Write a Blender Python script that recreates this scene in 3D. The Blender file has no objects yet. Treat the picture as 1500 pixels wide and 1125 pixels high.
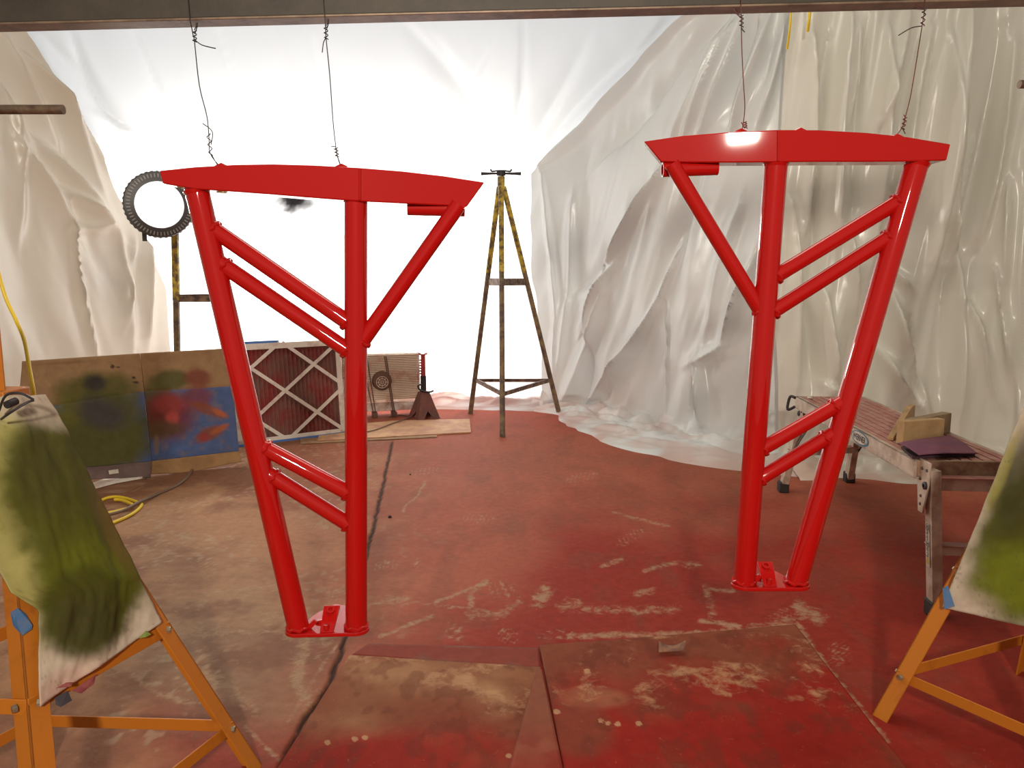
import bpy, bmesh, math, random
import numpy as np
from mathutils import Vector, Matrix
random.seed(4)
R = math.radians
scene = bpy.context.scene
col = scene.collection

# ------------------------------------------------------------------ camera
F_PX, CX, CY, H_CAM, PITCH = 1126.0, 750.0, 562.5, 1.21, math.atan((562.5 - 406) / 1126.0)
cam_d = bpy.data.cameras.new('camera'); cam = bpy.data.objects.new('camera', cam_d); col.objects.link(cam)
cam_d.sensor_width = 36; cam_d.lens = F_PX / 1500 * 36; cam_d.clip_start = .02
cam.location = (0, 0, H_CAM); cam.rotation_euler = (math.pi / 2 - PITCH, 0, 0)
scene.camera = cam

# ------------------------------------------------------------------ world, light, exposure
w = bpy.data.worlds.new('workshop_ambient'); scene.world = w; w.use_nodes = True
w.node_tree.nodes['Background'].inputs[0].default_value = (1.0, .91, .76, 1)
w.node_tree.nodes['Background'].inputs[1].default_value = .23
vs = scene.view_settings
vs.view_transform = 'Standard'; vs.look = 'None'; vs.exposure = 0.0; vs.gamma = 1.0; vs.use_curve_mapping = False


def area(name, loc, target, sx, sy, power, color, spread=180):
    l = bpy.data.lights.new(name, 'AREA'); l.shape = 'RECTANGLE'; l.size = sx; l.size_y = sy
    l.energy = power; l.color = color; l.spread = R(spread)
    o = bpy.data.objects.new(name, l); col.objects.link(o); o.location = loc
    o.rotation_euler = (Vector(target) - Vector(loc)).to_track_quat('-Z', 'Y').to_euler()
    return o


# daylight of the open doorway behind the back sheet
area('doorway_daylight', (-1.75, 7.95, 1.15), (-1.75, 0, 1.15), 3.7, 2.3, 310, (1.0, .97, .92))
# warm shop lamp on its stand behind the photographer, and the ceiling tubes over the bay
area('upper_sheet_fill', (-1.6, 8.3, 3.3), (-1.6, 0, 3.0), 7.0, 2.4, 95, (.90, .95, 1.0))  # added cool fill, no window known there: brightens the top of the back sheet
area('shop_lamp', (.15, -1.9, 2.25), (.1, 3, .9), .17, .22, 128, (1.0, .90, .76))
area('ceiling_tubes', (.1, 3.2, 3.75), (.1, 3.2, 0), 2.4, 1.6, 46, (1.0, .91, .77))

# ------------------------------------------------------------------ projection helpers (photo pixel -> place)
CP, SP = math.cos(PITCH), math.sin(PITCH)
C0 = Vector((0, 0, H_CAM))


def ray(px, py):
    dx = (px - CX) / F_PX; dy = -(py - CY) / F_PX
    return Vector((dx, dy * SP + CP, dy * CP - SP))


def PY(px, py, Y):
    d = ray(px, py); return C0 + d * (Y / d.y)


def PZ(px, py, z):
    d = ray(px, py); return C0 + d * ((z - H_CAM) / d.z)


def G(px, py, z=0.0): return PZ(px, py, z)


def PP(px, py, p0, n):
    d = ray(px, py); n = Vector(n); return C0 + d * ((Vector(p0) - C0).dot(n) / d.dot(n))


def zc(p): return p[1] * CP + (H_CAM - p[2]) * SP


def proj(X, Y, Z):
    z = Y * CP + (H_CAM - Z) * SP; u = Y * SP + (Z - H_CAM) * CP
    return CX + F_PX * X / z, CY - F_PX * u / z


# ------------------------------------------------------------------ noise
def _h(ix, iy, s):
    v = np.sin(ix * 127.1 + iy * 311.7 + s * 74.7) * 43758.5453
    return v - np.floor(v)


def vn(x, y, s=0):
    x = np.asarray(x, float); y = np.asarray(y, float)
    ix, iy = np.floor(x), np.floor(y); fx, fy = x - ix, y - iy
    fx = fx * fx * (3 - 2 * fx); fy = fy * fy * (3 - 2 * fy)
    a = _h(ix, iy, s) * (1 - fx) + _h(ix + 1, iy, s) * fx
    b = _h(ix, iy + 1, s) * (1 - fx) + _h(ix + 1, iy + 1, s) * fx
    return a * (1 - fy) + b * fy


def fbm(x, y, s=0, o=4):
    t = 0; a = .5; n = 0
    for i in range(o):
        t = t + a * vn(x * 2 ** i, y * 2 ** i, s + i * 3.1); n += a; a *= .5
    return t / n


def sst(a, b, x):
    t = np.clip((np.asarray(x, float) - a) / (b - a), 0, 1); return t * t * (3 - 2 * t)


def lin(r, g, b):
    return np.array([(c / 255 / 12.92) if c / 255 <= .04045 else ((c / 255 + .055) / 1.055) ** 2.4 for c in (r, g, b)])


# ------------------------------------------------------------------ materials
def new_mat(name):
    m = bpy.data.materials.new(name); m.use_nodes = True; nt = m.node_tree
    return m, nt, nt.nodes['Principled BSDF']


def mat(name, c, rough=.5, metal=0., c2=None, scale=12., thr=(.4, .6), bump=0., bscale=60., coat=0., attr=False, var=.0, spec=None, detail=6, scuff=None, sscale=34.):
    m, nt, b = new_mat(name); N, L = nt.nodes, nt.links
    b.inputs['Roughness'].default_value = rough; b.inputs['Metallic'].default_value = metal
    b.inputs['Coat Weight'].default_value = coat; b.inputs['Coat Roughness'].default_value = .035
    if spec is not None: b.inputs['Specular IOR Level'].default_value = spec
    tc = N.new('ShaderNodeTexCoord')
    src = None
    if attr:
        a = N.new('ShaderNodeAttribute'); a.attribute_name = 'Col'; src = a.outputs['Color']
    else:
        b.inputs['Base Color'].default_value = (*c, 1)
    if scuff is not None:                       # worn marks: the mask in the attribute's alpha, broken up by two scales of noise
        def noise(sc, det, dist=0.):
            n = N.new('ShaderNodeTexNoise'); n.inputs['Scale'].default_value = sc; n.inputs['Detail'].default_value = det
            n.inputs['Roughness'].default_value = .72; n.inputs['Distortion'].default_value = dist
            L.new(tc.outputs['Object'], n.inputs['Vector']); return n.outputs['Fac']

        def math_(op, a_, b_):
            q = N.new('ShaderNodeMath'); q.operation = op
            for k_, v_ in enumerate((a_, b_)):
                if isinstance(v_, (int, float)): q.inputs[k_].default_value = v_
                else: L.new(v_, q.inputs[k_])
            return q.outputs[0]

        def rng(v_, lo, hi, o0=0., o1=1.):
            q = N.new('ShaderNodeMapRange'); q.interpolation_type = 'SMOOTHSTEP'
            for k_, x_ in enumerate((lo, hi, o0, o1)): q.inputs[k_ + 1].default_value = x_
            L.new(v_, q.inputs[0]); return q.outputs[0]

        def mixn(f_, a_, c_):
            q = N.new('ShaderNodeMix'); q.data_type = 'RGBA'; L.new(f_, q.inputs[0]); L.new(a_, q.inputs[6]); q.inputs[7].default_value = (*c_, 1); return q.outputs[2]
        msk = math_('ADD', a.outputs['Alpha'], math_('MULTIPLY', math_('SUBTRACT', noise(sscale, 9, .6), .5), 2.0))
        src = mixn(rng(msk, .30, .95, 0, .85), src, scuff)
        src = mixn(rng(noise(sscale * 2.2, 8, 1.0), .60, .70, 0, .30), src, scuff)
        src = mixn(rng(noise(sscale * .55, 10, 1.5), .585, .70, 0, .42), src, tuple(k_ * .32 for k_ in scuff))
    if c2 is not None:
        n = N.new('ShaderNodeTexNoise'); n.inputs['Scale'].default_value = scale; n.inputs['Detail'].default_value = detail
        n.inputs['Roughness'].default_value = .65
        L.new(tc.outputs['Object'], n.inputs['Vector'])
        mr = N.new('ShaderNodeMapRange'); mr.inputs[1].default_value = thr[0]; mr.inputs[2].default_value = thr[1]
        L.new(n.outputs['Fac'], mr.inputs[0])
        mx = N.new('ShaderNodeMix'); mx.data_type = 'RGBA'
        if src: L.new(src, mx.inputs[6])
        else: mx.inputs[6].default_value = (*c, 1)
        mx.inputs[7].default_value = (*c2, 1)
        L.new(mr.outputs[0], mx.inputs[0]); src = mx.outputs[2]
    if var > 0:
        n = N.new('ShaderNodeTexNoise'); n.inputs['Scale'].default_value = scale; n.inputs['Detail'].default_value = 8
        n.inputs['Roughness'].default_value = .7
        L.new(tc.outputs['Object'], n.inputs['Vector'])
        mr = N.new('ShaderNodeMapRange'); mr.inputs[1].default_value = .25; mr.inputs[2].default_value = .75
        mr.inputs[3].default_value = 1 - var; mr.inputs[4].default_value = 1 + var
        L.new(n.outputs['Fac'], mr.inputs[0])
        vm = N.new('ShaderNodeVectorMath'); vm.operation = 'SCALE'
        if src: L.new(src, vm.inputs[0])
        else: vm.inputs[0].default_value = c
        L.new(mr.outputs[0], vm.inputs['Scale']); src = vm.outputs[0]
    if src: L.new(src, b.inputs['Base Color'])
    if bump > 0:
        n = N.new('ShaderNodeTexNoise'); n.inputs['Scale'].default_value = bscale; n.inputs['Detail'].default_value = 6
        L.new(tc.outputs['Object'], n.inputs['Vector'])
        bp = N.new('ShaderNodeBump'); bp.inputs['Strength'].default_value = bump; bp.inputs['Distance'].default_value = .01
        L.new(n.outputs['Fac'], bp.inputs['Height']); L.new(bp.outputs[0], b.inputs['Normal'])
    return m


def sheet_mat(name, gloss=.07, trans=.42):
    m = bpy.data.materials.new(name); m.use_nodes = True; nt = m.node_tree; N, L = nt.nodes, nt.links
    N.remove(N['Principled BSDF']); out = N['Material Output']
    a = N.new('ShaderNodeAttribute'); a.attribute_name = 'Col'
    d = N.new('ShaderNodeBsdfDiffuse'); t = N.new('ShaderNodeBsdfTranslucent'); g = N.new('ShaderNodeBsdfGlossy')
    g.inputs['Roughness'].default_value = .26
    tc = N.new('ShaderNodeTexCoord'); n = N.new('ShaderNodeTexNoise'); n.inputs['Scale'].default_value = 5; n.inputs['Detail'].default_value = 5
    L.new(tc.outputs['Object'], n.inputs['Vector'])
    bp = N.new('ShaderNodeBump'); bp.inputs['Strength'].default_value = .12; bp.inputs['Distance'].default_value = .02
    L.new(n.outputs['Fac'], bp.inputs['Height'])
    for s in (d, g): L.new(bp.outputs[0], s.inputs['Normal'])
    L.new(a.outputs['Color'], d.inputs['Color']); L.new(a.outputs['Color'], t.inputs['Color'])
    m1 = N.new('ShaderNodeMixShader'); m1.inputs[0].default_value = trans
    L.new(d.outputs[0], m1.inputs[1]); L.new(t.outputs[0], m1.inputs[2])
    m2 = N.new('ShaderNodeMixShader'); m2.inputs[0].default_value = gloss
    L.new(m1.outputs[0], m2.inputs[1]); L.new(g.outputs[0], m2.inputs[2])
    L.new(m2.outputs[0], out.inputs['Surface'])
    return m


M = {}
M['sheet'] = sheet_mat('backlit_plastic_film')
M['film'] = sheet_mat('plastic_film', .07, .20)
M['red'] = mat('glossy_red_paint', (.47, .0055, .0045), .45, coat=1., bump=.012, bscale=25, spec=.04)
M['orange'] = mat('orange_enamel', (.49, .155, .011), .5, c2=(.30, .075, .010), scale=9, thr=(.56, .8), bump=.05)
M['steel_dark'] = mat('mill_scale_steel', (.042, .032, .022), .55, .1, c2=(.07, .054, .037), scale=7, thr=(.35, .7), bump=.05)
M['steel_edge'] = mat('scuffed_steel_edge', (.27, .19, .13), .45, .3, c2=(.12, .08, .06), scale=14, thr=(.4, .65))
M['rust_pipe'] = mat('dull_pipe', (.22, .15, .10), .45, .5, c2=(.10, .06, .04), scale=20)
M['wire'] = mat('tie_wire', (.035, .03, .028), .5, .5)
M['wire_red'] = mat('tie_wire_oversprayed', (.20, .03, .03), .5, .3, c2=(.05, .03, .028), scale=10)
M['floor'] = mat('oversprayed_concrete', (1, 1, 1), .7, attr=True, var=.20, scale=26, bump=.35, bscale=22, spec=.12, scuff=(.37, .24, .145), sscale=30)
M['floor_card'] = mat('oversprayed_floor_card', (1, 1, 1), .75, attr=True, var=.16, scale=18, bump=.2, bscale=30, spec=.1, scuff=(.43, .235, .125), sscale=26)
M['paper'] = mat('oversprayed_cardboard', (1, 1, 1), .75, attr=True, var=.16, scale=18, bump=.12, bscale=30, spec=.12)
M['cloth'] = mat('paint_stained_cloth', (1, 1, 1), .85, attr=True, var=.10, scale=30, bump=.25, bscale=14, spec=.15)
M['kraft'] = mat('kraft_edge', (.34, .19, .09), .8, c2=(.25, .13, .06), scale=15)
M['ply'] = mat('tan_board', (.60, .34, .17), .7, c2=(.44, .21, .12), scale=6, bump=.05)
M['alu'] = mat('dusty_aluminium', (.56, .47, .38), .5, .1, c2=(.38, .28, .21), scale=12, bump=.04)
M['deck'] = mat('overspray_deck', (.34, .13, .10), .65, .1, c2=(.48, .30, .24), scale=16, thr=(.45, .75), bump=.06)
M['deck_end'] = mat('plaster_crusted_end', (.36, .25, .15), .8, c2=(.22, .11, .08), scale=18, bump=.3)
M['rubber'] = mat('black_rubber', (.02, .015, .014), .7)
M['bolt'] = mat('zinc_bolt', (.40, .36, .26), .4, .6, c2=(.2, .12, .07), scale=30)
M['bolt_orange'] = mat('painted_bolt', (.32, .12, .03), .5, .2)
M['yellow_steel'] = mat('worn_yellow_paint', (.62, .43, .05), .6, c2=(.14, .09, .045), scale=22, thr=(.42, .58), bump=.1)
M['dark_yellow'] = mat('rusty_pipe_leg', (.24, .165, .075), .6, c2=(.10, .06, .045), scale=18, thr=(.4, .6), bump=.1)
M['rust'] = mat('rusty_angle', (.27, .17, .11), .7, c2=(.07, .04, .03), scale=20)
M['iron'] = mat('dark_cast_iron', (.045, .04, .045), .5, .5)
M['housing'] = mat('lamp_grey_housing', (.12, .12, .125), .45, .4)
M['fin_gap'] = mat('lamp_fin_pale', (.42, .41, .40), .5, .3)
M['white_card'] = mat('filter_frame_card', (.76, .68, .61), .7, c2=(.50, .28, .25), scale=10, thr=(.5, .75))
M['media'] = mat('dirty_filter_media', (.36, .19, .155), .9, c2=(.42, .07, .065), scale=5, thr=(.4, .62), bump=.3)
M['blue_card'] = mat('blue_card_edge', (.07, .18, .48), .6)
M['fan_metal'] = mat('fan_wire', (.88, .76, .62), .4, .0, c2=(.62, .26, .19), scale=7, thr=(.5, .7))
M['fan_case'] = mat('fan_case', (.85, .76, .68), .5, .1, c2=(.42, .20, .16), scale=6)
M['fan_dark'] = mat('fan_brown_strut', (.14, .07, .05), .6)
M['fan_blade'] = mat('fan_blade_pale', (.70, .53, .39), .55, c2=(.62, .36, .26), scale=6)
M['jack_red'] = mat('jack_post_red', (.48, .03, .035), .5, c2=(.30, .05, .05), scale=14)
M['jack_base'] = mat('jack_base_dusty_red', (.22, .075, .06), .65, c2=(.15, .07, .06), scale=12)
M['yellow_cord'] = mat('yellow_cord', (.78, .55, .02), .45)
M['brown_cord'] = mat('brown_cord', (.17, .10, .06), .6)
M['wood'] = mat('pine_offcut', (.42, .26, .12), .7, c2=(.30, .18, .08), scale=9, bump=.06)
M['wood_dark'] = mat('weathered_offcut', (.25, .17, .085), .75, c2=(.17, .11, .06), scale=12, bump=.08)
M['purple'] = mat('purple_sandpaper', (.13, .035, .075), .75, c2=(.17, .045, .075), scale=8)
M['purple_dark'] = mat('dark_sandpaper_back', (.05, .02, .03), .8)
M['tape'] = mat('blue_tape', (.06, .16, .34), .7, c2=(.12, .16, .26), scale=40)
M['tape_dark'] = mat('dark_tape', (.055, .05, .06), .7)
M['paper_red'] = mat('red_scrap', (.35, .10, .09), .7, c2=(.22, .04, .05), scale=20)
M['green_scrap'] = mat('green_scrap', (.22, .30, .06), .7)
M['leaf'] = mat('dry_scrap', (.28, .13, .07), .8, c2=(.16, .07, .05), scale=30)
M['stone'] = mat('dark_crumb', (.03, .02, .02), .9)
M['sticker'] = mat('pale_sticker', (.62, .56, .48), .6, c2=(.45, .38, .3), scale=25)
M['ink'] = mat('dark_print', (.04, .035, .035), .6)
M['teal'] = mat('teal_print', (.03, .13, .20), .5)
M['tan_print'] = mat('ochre_print', (.45, .30, .06), .6)
m_, nt_, b_ = new_mat('led_diffuser'); b_.inputs['Base Color'].default_value = (1, 1, 1, 1)
b_.inputs['Emission Color'].default_value = (1, .97, .9, 1); b_.inputs['Emission Strength'].default_value = 14
M['led'] = m_

ORG = {}


def tag(o, label=None, cat=None, group=None, kind=None):
    if label: o['label'] = label
    if cat: o['category'] = cat
    if group: o['group'] = group
    if kind: o['kind'] = kind
    return o


def thing(name, label, cat, loc, group=None):
    o = bpy.data.objects.new(name, None); col.objects.link(o); o.location = loc; o.empty_display_size = .05
    ORG[o] = Vector(loc); return tag(o, label, cat, group)


class MB:
    def __init__(s): s.v = []; s.f = []

    def poly(s, vs, fs):
        k = len(s.v); s.v += [Vector(p) for p in vs]; s.f += [tuple(i + k for i in f) for f in fs]; return s

    def obox(s, c, a, b, d):                      # centre + three half-axes
        c, a, b, d = Vector(c), Vector(a), Vector(b), Vector(d)
        vs = [c + a * i + b * j + d * k for i in (-1, 1) for j in (-1, 1) for k in (-1, 1)]
        fs = [(0, 1, 3, 2), (4, 6, 7, 5), (0, 4, 5, 1), (2, 3, 7, 6), (0, 2, 6, 4), (1, 5, 7, 3)]
        if a.cross(b).dot(d) < 0: fs = [f[::-1] for f in fs]
        return s.poly(vs, fs)

    def box(s, x0, x1, y0, y1, z0, z1):
        return s.obox(((x0 + x1) / 2, (y0 + y1) / 2, (z0 + z1) / 2), ((x1 - x0) / 2, 0, 0), (0, (y1 - y0) / 2, 0), (0, 0, (z1 - z0) / 2))

    def bar(s, p0, p1, wid, thk, side):           # wid along 'side' (made square to the bar), thk across
        p0, p1 = Vector(p0), Vector(p1); d = (p1 - p0); L = d.length; d.normalize()
        a = Vector(side); a = (a - d * a.dot(d)).normalized(); b = d.cross(a)
        return s.obox((p0 + p1) / 2, d * L / 2, a * wid / 2, b * thk / 2)

    def tube(s, pts, r, n=12, cap=True):
        pts = [Vector(p) for p in pts]; k = len(s.v); m = len(pts)
        rr = r if isinstance(r, (list, tuple)) else [r] * m
        t = (pts[1] - pts[0]).normalized(); a = t.orthogonal().normalized()
        for i, p in enumerate(pts):
            if i == 0: t = (pts[1] - pts[0])
            elif i == m - 1: t = (pts[-1] - pts[-2])
            else: t = (pts[i + 1] - pts[i]).normalized() + (pts[i] - pts[i - 1]).normalized()
            if t.length < 1e-9: t = pts[min(i + 1, m - 1)] - pts[max(i - 1, 0)] + Vector((0, 0, 1e-6))
            t.normalize(); a = a - t * a.dot(t)
            if a.length < 1e-6: a = t.orthogonal()
            a.normalize(); b = t.cross(a)
            for j in range(n):
                g = 2 * math.pi * j / n; s.v.append(p + (a * math.cos(g) + b * math.sin(g)) * rr[i])
        for i in range(m - 1):
            for j in range(n):
                s.f.append((k + i * n + j, k + i * n + (j + 1) % n, k + (i + 1) * n + (j + 1) % n, k + (i + 1) * n + j))
        if cap:
            s.f.append(tuple(k + j for j in range(n))[::-1]); s.f.append(tuple(k + (m - 1) * n + j for j in range(n)))
        return s

    def lathe(s, prof, o, axis, n=32, close=False):   # prof: (r, h)
        o = Vector(o); t = Vector(axis).normalized(); a = t.orthogonal().normalized(); b = t.cross(a); k = len(s.v); m = len(prof)
        for r_, h in prof:
            for j in range(n):
                g = 2 * math.pi * j / n; s.v.append(o + t * h + (a * math.cos(g) + b * math.sin(g)) * r_)
        for i in range(m if close else m - 1):
            i2 = (i + 1) % m
            for j in range(n):
                s.f.append((k + i * n + j, k + i * n + (j + 1) % n, k + i2 * n + (j + 1) % n, k + i2 * n + j))
        return s

    def prism(s, poly, ext):
        poly = [Vector(p) for p in poly]; e = Vector(ext); n = len(poly); k = len(s.v)
        s.v += poly + [p + e for p in poly]
        s.f.append(tuple(range(k, k + n))); s.f.append(tuple(range(k + 2 * n - 1, k + n - 1, -1)))
        for i in range(n): s.f.append((k + i, k + n + i, k + n + (i + 1) % n, k + (i + 1) % n))
        return s

    def build(s, name, m, parent=None, smooth=True, bevel=0, loc=None, angle=38):
        me = bpy.data.meshes.new(name)
        if parent is not None: org = ORG[parent]
        elif loc is not None: org = Vector(loc)
        else:
            xs = [p.x for p in s.v]; ys = [p.y for p in s.v]
            org = Vector(((min(xs) + max(xs)) / 2, (min(ys) + max(ys)) / 2, min(p.z for p in s.v)))
        me.from_pydata([tuple(p - org) for p in s.v], [], s.f); me.update()
        bm = bmesh.new(); bm.from_mesh(me); bmesh.ops.recalc_face_normals(bm, faces=bm.faces); bm.to_mesh(me); bm.free()
        me.materials.append(m)
        if smooth:
            me.polygons.foreach_set('use_smooth', [True] * len(me.polygons)); me.set_sharp_from_angle(angle=R(angle))
        o = bpy.data.objects.new(name, me); col.objects.link(o)
        if parent is not None: o.parent = parent
        else: o.location = org
        ORG[o] = org
        if bevel:
            bv = o.modifiers.new('bevel', 'BEVEL'); bv.width = bevel; bv.segments = 2; bv.limit_method = 'ANGLE'
        return o


def grid_obj(name, P, C, m, parent=None, solid=0., loc=None, smooth=True):
    """P (rows, cols, 3) world points, C (rows, cols, 3) colours -> one mesh with a colour attribute"""
    r_, c_ = P.shape[:2]
    org = np.array(ORG[parent]) if parent is not None else (np.array(loc) if loc is not None else np.array([P[..., 0].mean(), P[..., 1].mean(), P[..., 2].min()]))
    idx = np.arange(r_ * c_).reshape(r_, c_)
    q = np.stack([idx[:-1, :-1], idx[:-1, 1:], idx[1:, 1:], idx[1:, :-1]], -1).reshape(-1, 4)
    me = bpy.data.meshes.new(name)
    me.vertices.add(r_ * c_); me.vertices.foreach_set('co', (P.reshape(-1, 3) - org).astype(np.float32).ravel())
    me.loops.add(q.size); me.loops.foreach_set('vertex_index', q.astype(np.int32).ravel())
    me.polygons.add(len(q)); me.polygons.foreach_set('loop_start', np.arange(0, q.size, 4, dtype=np.int32))
    me.update(calc_edges=True); me.validate()
    if smooth: me.polygons.foreach_set('use_smooth', [True] * len(me.polygons))
    ca = me.color_attributes.new('Col', 'FLOAT_COLOR', 'POINT')
    ca.data.foreach_set('color', (np.concatenate([np.clip(C, 0, 1).reshape(-1, 3), np.ones((r_ * c_, 1))], 1) if C.shape[2] == 3 else np.clip(C, 0, 1).reshape(-1, 4)).astype(np.float32).ravel())
    me.materials.append(m)
    o = bpy.data.objects.new(name, me); col.objects.link(o)
    if parent is not None: o.parent = parent
    else: o.location = org
    ORG[o] = Vector(org)
    if solid:
        sm = o.modifiers.new('thickness', 'SOLIDIFY'); sm.thickness = solid; sm.offset = -1
    return o


def ell(px, py, cx, cy, rx, ry, rot=0, soft=.35, nz=0):
    c, s = math.cos(R(rot)), math.sin(R(rot)); dx, dy = px - cx, py - cy
    d = np.sqrt(((dx * c + dy * s) / rx) ** 2 + ((-dx * s + dy * c) / ry) ** 2) + nz
    return 1 - sst(1 - soft, 1 + soft, d)


def stroke(px, py, pts, wd, soft=.5):
    best = np.full(np.shape(px), 1e9)
    for (x0, y0), (x1, y1) in zip(pts[:-1], pts[1:]):
        dx, dy = x1 - x0, y1 - y0; L2 = dx * dx + dy * dy
        t = np.clip(((px - x0) * dx + (py - y0) * dy) / L2, 0, 1)
        best = np.minimum(best, np.hypot(px - x0 - t * dx, (py - y0 - t * dy)))
    return 1 - sst(wd * (1 - soft), wd * (1 + soft), best)


def mixc(C, c, f):
    return C * (1 - f[..., None]) + np.asarray(c) * f[..., None]


# ================================================================== THE FLOOR
xs = np.unique(np.concatenate([np.arange(-7, -2.2, .08), np.arange(-2.2, -1.05, .0105), np.arange(-1.05, -.35, .0065), np.arange(-.35, 2.2, .0105), np.arange(2.2, 6.0, .08)]))
ys = np.unique(np.concatenate([np.arange(-3, 1.3, .1), np.arange(1.3, 3.6, .0095), np.arange(3.6, 7.4, .022), np.arange(7.4, 9.2, .2)]))
X, Y = np.meshgrid(xs, ys)
px, py = proj(X, np.maximum(Y, 1.0), 0 * X)
n1 = fbm(X * 2.2, Y * 2.2, 1, 5); n2 = fbm(X * 9, Y * 9, 7, 4); n3 = fbm(X * 30, Y * 30, 13, 3)
warp = (fbm(X * 3, Y * 3, 21, 4) - .5)
CONC = np.array([.36, .185, .098]); PALE = np.array([.38, .26, .17]); RED = np.array([.235, .016, .010]); REDB = np.array([.35, .085, .05]); UMB = np.array([.185, .075, .045])
C = np.ones(X.shape + (3,)) * CONC
C = mixc(C, UMB, .75 * sst(.47, .63, n1))
SCRM0 = .30 * sst(.45, .70, n2) * sst(700, 300, px)
redness = sst(330, 700, px + 160 * warp + .10 * (py - 700))
C = mixc(C, REDB, .90 * redness)
C = mixc(C, UMB, .30 * sst(.45, .75, fbm(X * 5, Y * 2.4, 31, 5)) * redness)
deep = sst(640, 900, px + 240 * warp + .55 * (py - 800)) * sst(690, 860, py + 120 * warp)
C = mixc(C, RED, .86 * deep)
C = mixc(C, RED * 1.05, .8 * sst(1000, 1110, py + 150 * warp) * sst(180, 420, px + .3 * py - 260))
C = mixc(C, np.array([.42, .075, .05]), .5 * sst(380, 520, px) * sst(660, 600, py))
# paler grey scrape zone front left
C = mixc(C, np.array([.27, .17, .105]), .55 * ell(px, py, 330, 960, 170, 110, 20, .6, 1.2 * warp))
C = mixc(C, UMB * .9, .6 * sst(.5, .66, fbm(X * 6, Y * 6, 41, 4)) * ell(px, py, 330, 980, 220, 150, 0, .5))
# light dirt clots
SCRM0 = np.maximum(SCRM0, .5 * sst(.5, .70, fbm(X * 8, Y * 8, 51, 4)) * ell(px, py, 340, 920, 240, 170, 0, .4))
C = mixc(C, UMB * .8, .26 * sst(.55, .75, fbm(X * 11, Y * 5, 57, 4)))
SCRM = np.zeros(X.shape)
brk = sst(.36, .56, fbm(X * 22, Y * 22, 61, 3))
marks = [([(330, 925), (395, 925), (430, 922)], 4), ([(190, 985), (235, 1018), (285, 1032)], 5), ([(285, 985), (330, 1000), (372, 1040)], 9),
         ([(540, 885), (590, 880), (640, 890), (740, 900)], 3), ([(690, 905), (735, 902), (760, 880)], 7), ([(575, 882), (600, 880)], 8),
         ([(640, 885), (700, 855), (712, 850)], 3), ([(695, 890), (690, 868), (710, 850)], 5), ([(790, 880), (800, 868)], 12), ([(828, 890), (848, 888)], 10),
         ([(885, 832), (915, 822)], 4), ([(945, 838), (1000, 826), (1026, 828)], 3), ([(860, 895), (940, 895), (985, 885)], 6), ([(930, 870), (955, 864)], 5),
         ([(1034, 862), (1036, 900)], 6), ([(1036, 862), (1070, 862)], 2.5), ([(840, 936), (1000, 928), (1160, 914)], 5), ([(1166, 915), (1220, 985), (1300, 1085)], 5),
         ([(1165, 885), (1180, 895), (1200, 905)], 9), ([(1090, 915), (1200, 900)], 4), ([(500, 945), (420, 1060)], 3), ([(450, 940), (440, 1000), (460, 1040)], 12),
         ([(360, 1065), (420, 1125)], 4), ([(1020, 905), (1080, 915)], 4), ([(560, 935), (640, 905)], 3), ([(300, 870), (420, 855)], 2), ([(900, 752), (980, 770)], 2), ([(620, 705), (590, 750)], 2)]
for pts, wd in marks:
    SCRM = np.maximum(SCRM, (.55 + .2 * random.random()) * stroke(px + 22 * warp, py + 14 * warp, pts, wd * 1.2, .95))
# boot prints: short bars across an oval
for (cx, cy, rx, ry, rot) in [(737, 863, 22, 15, -8), (567, 828, 24, 9, -10), (665, 925, 18, 20, -30), (745, 932, 24, 15, 10), (467, 772, 15, 7, 5), (612, 825, 6, 10, 20),
                              (1010, 828, 18, 7, 0), (1230, 955, 22, 16, 30), (1225, 968, 14, 10, 20), (815, 930, 34, 10, -5), (1150, 900, 30, 10, -15), (300, 830, 26, 12, 0),
                              (255, 850, 24, 10, -20), (360, 800, 20, 9, -15), (290, 990, 20, 12, 30), (700, 760, 26, 9, 0), (850, 700, 30, 8, -10), (620, 690, 26, 6, -8), (920, 790, 28, 10, -30)]:
    st = .45 + .55 * (np.sin((px * math.cos(R(rot + 20)) + py * 1.4 * math.sin(R(rot + 20))) * 1.05) > -.1)
    SCRM = np.maximum(SCRM, .52 * ell(px, py, cx, cy, rx, ry, rot, .25, .5 * warp) * st)
# scattered pale chips
chip = sst(.70, .76, vn(X * 45, Y * 30, 71)) * sst(.5, .6, vn(X * 3, Y * 3, 72))
C = mixc(C, PALE, .55 * chip * sst(760, 300, px))
# expansion joint across the slab: dark, sunk groove
JP = [G(575, 646), G(560, 716), G(540, 800), G(505, 935), G(484, 1000), G(440, 1062)]
JP = [(p.x, p.y) for p in JP]
jy = np.array([p[1] for p in JP])[::-1]; jx = np.array([p[0] for p in JP])[::-1]
jd = np.abs(X + .010 * (vn(Y * 25, X * 0, 5) - .5) - np.interp(Y, jy, jx)); inj = (Y < jy.max()) & (Y > 1.25)
jm = (1 - sst(.005, .012, jd + .006 * (n3 - .5))) * inj
C = mixc(C, np.array([.035, .015, .010]), .96 * jm)
SCRM = np.maximum(SCRM, SCRM0) * (1 - jm)
C = np.concatenate([C, SCRM[..., None]], -1)
Z = -.012 * jm + .004 * (n2 - .5)
floor = grid_obj('floor', np.stack([X, Y, Z], -1), C, M['floor'], loc=(0, 3, 0)); tag(floor, kind='structure')
fs = floor


# ================================================================== PLASTIC SHEETS
def vplan(plan, n=400):
    p = np.array(plan, float); d = np.concatenate([[0], np.cumsum(np.hypot(*np.diff(p, axis=0).T))])
    return p, d


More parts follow.
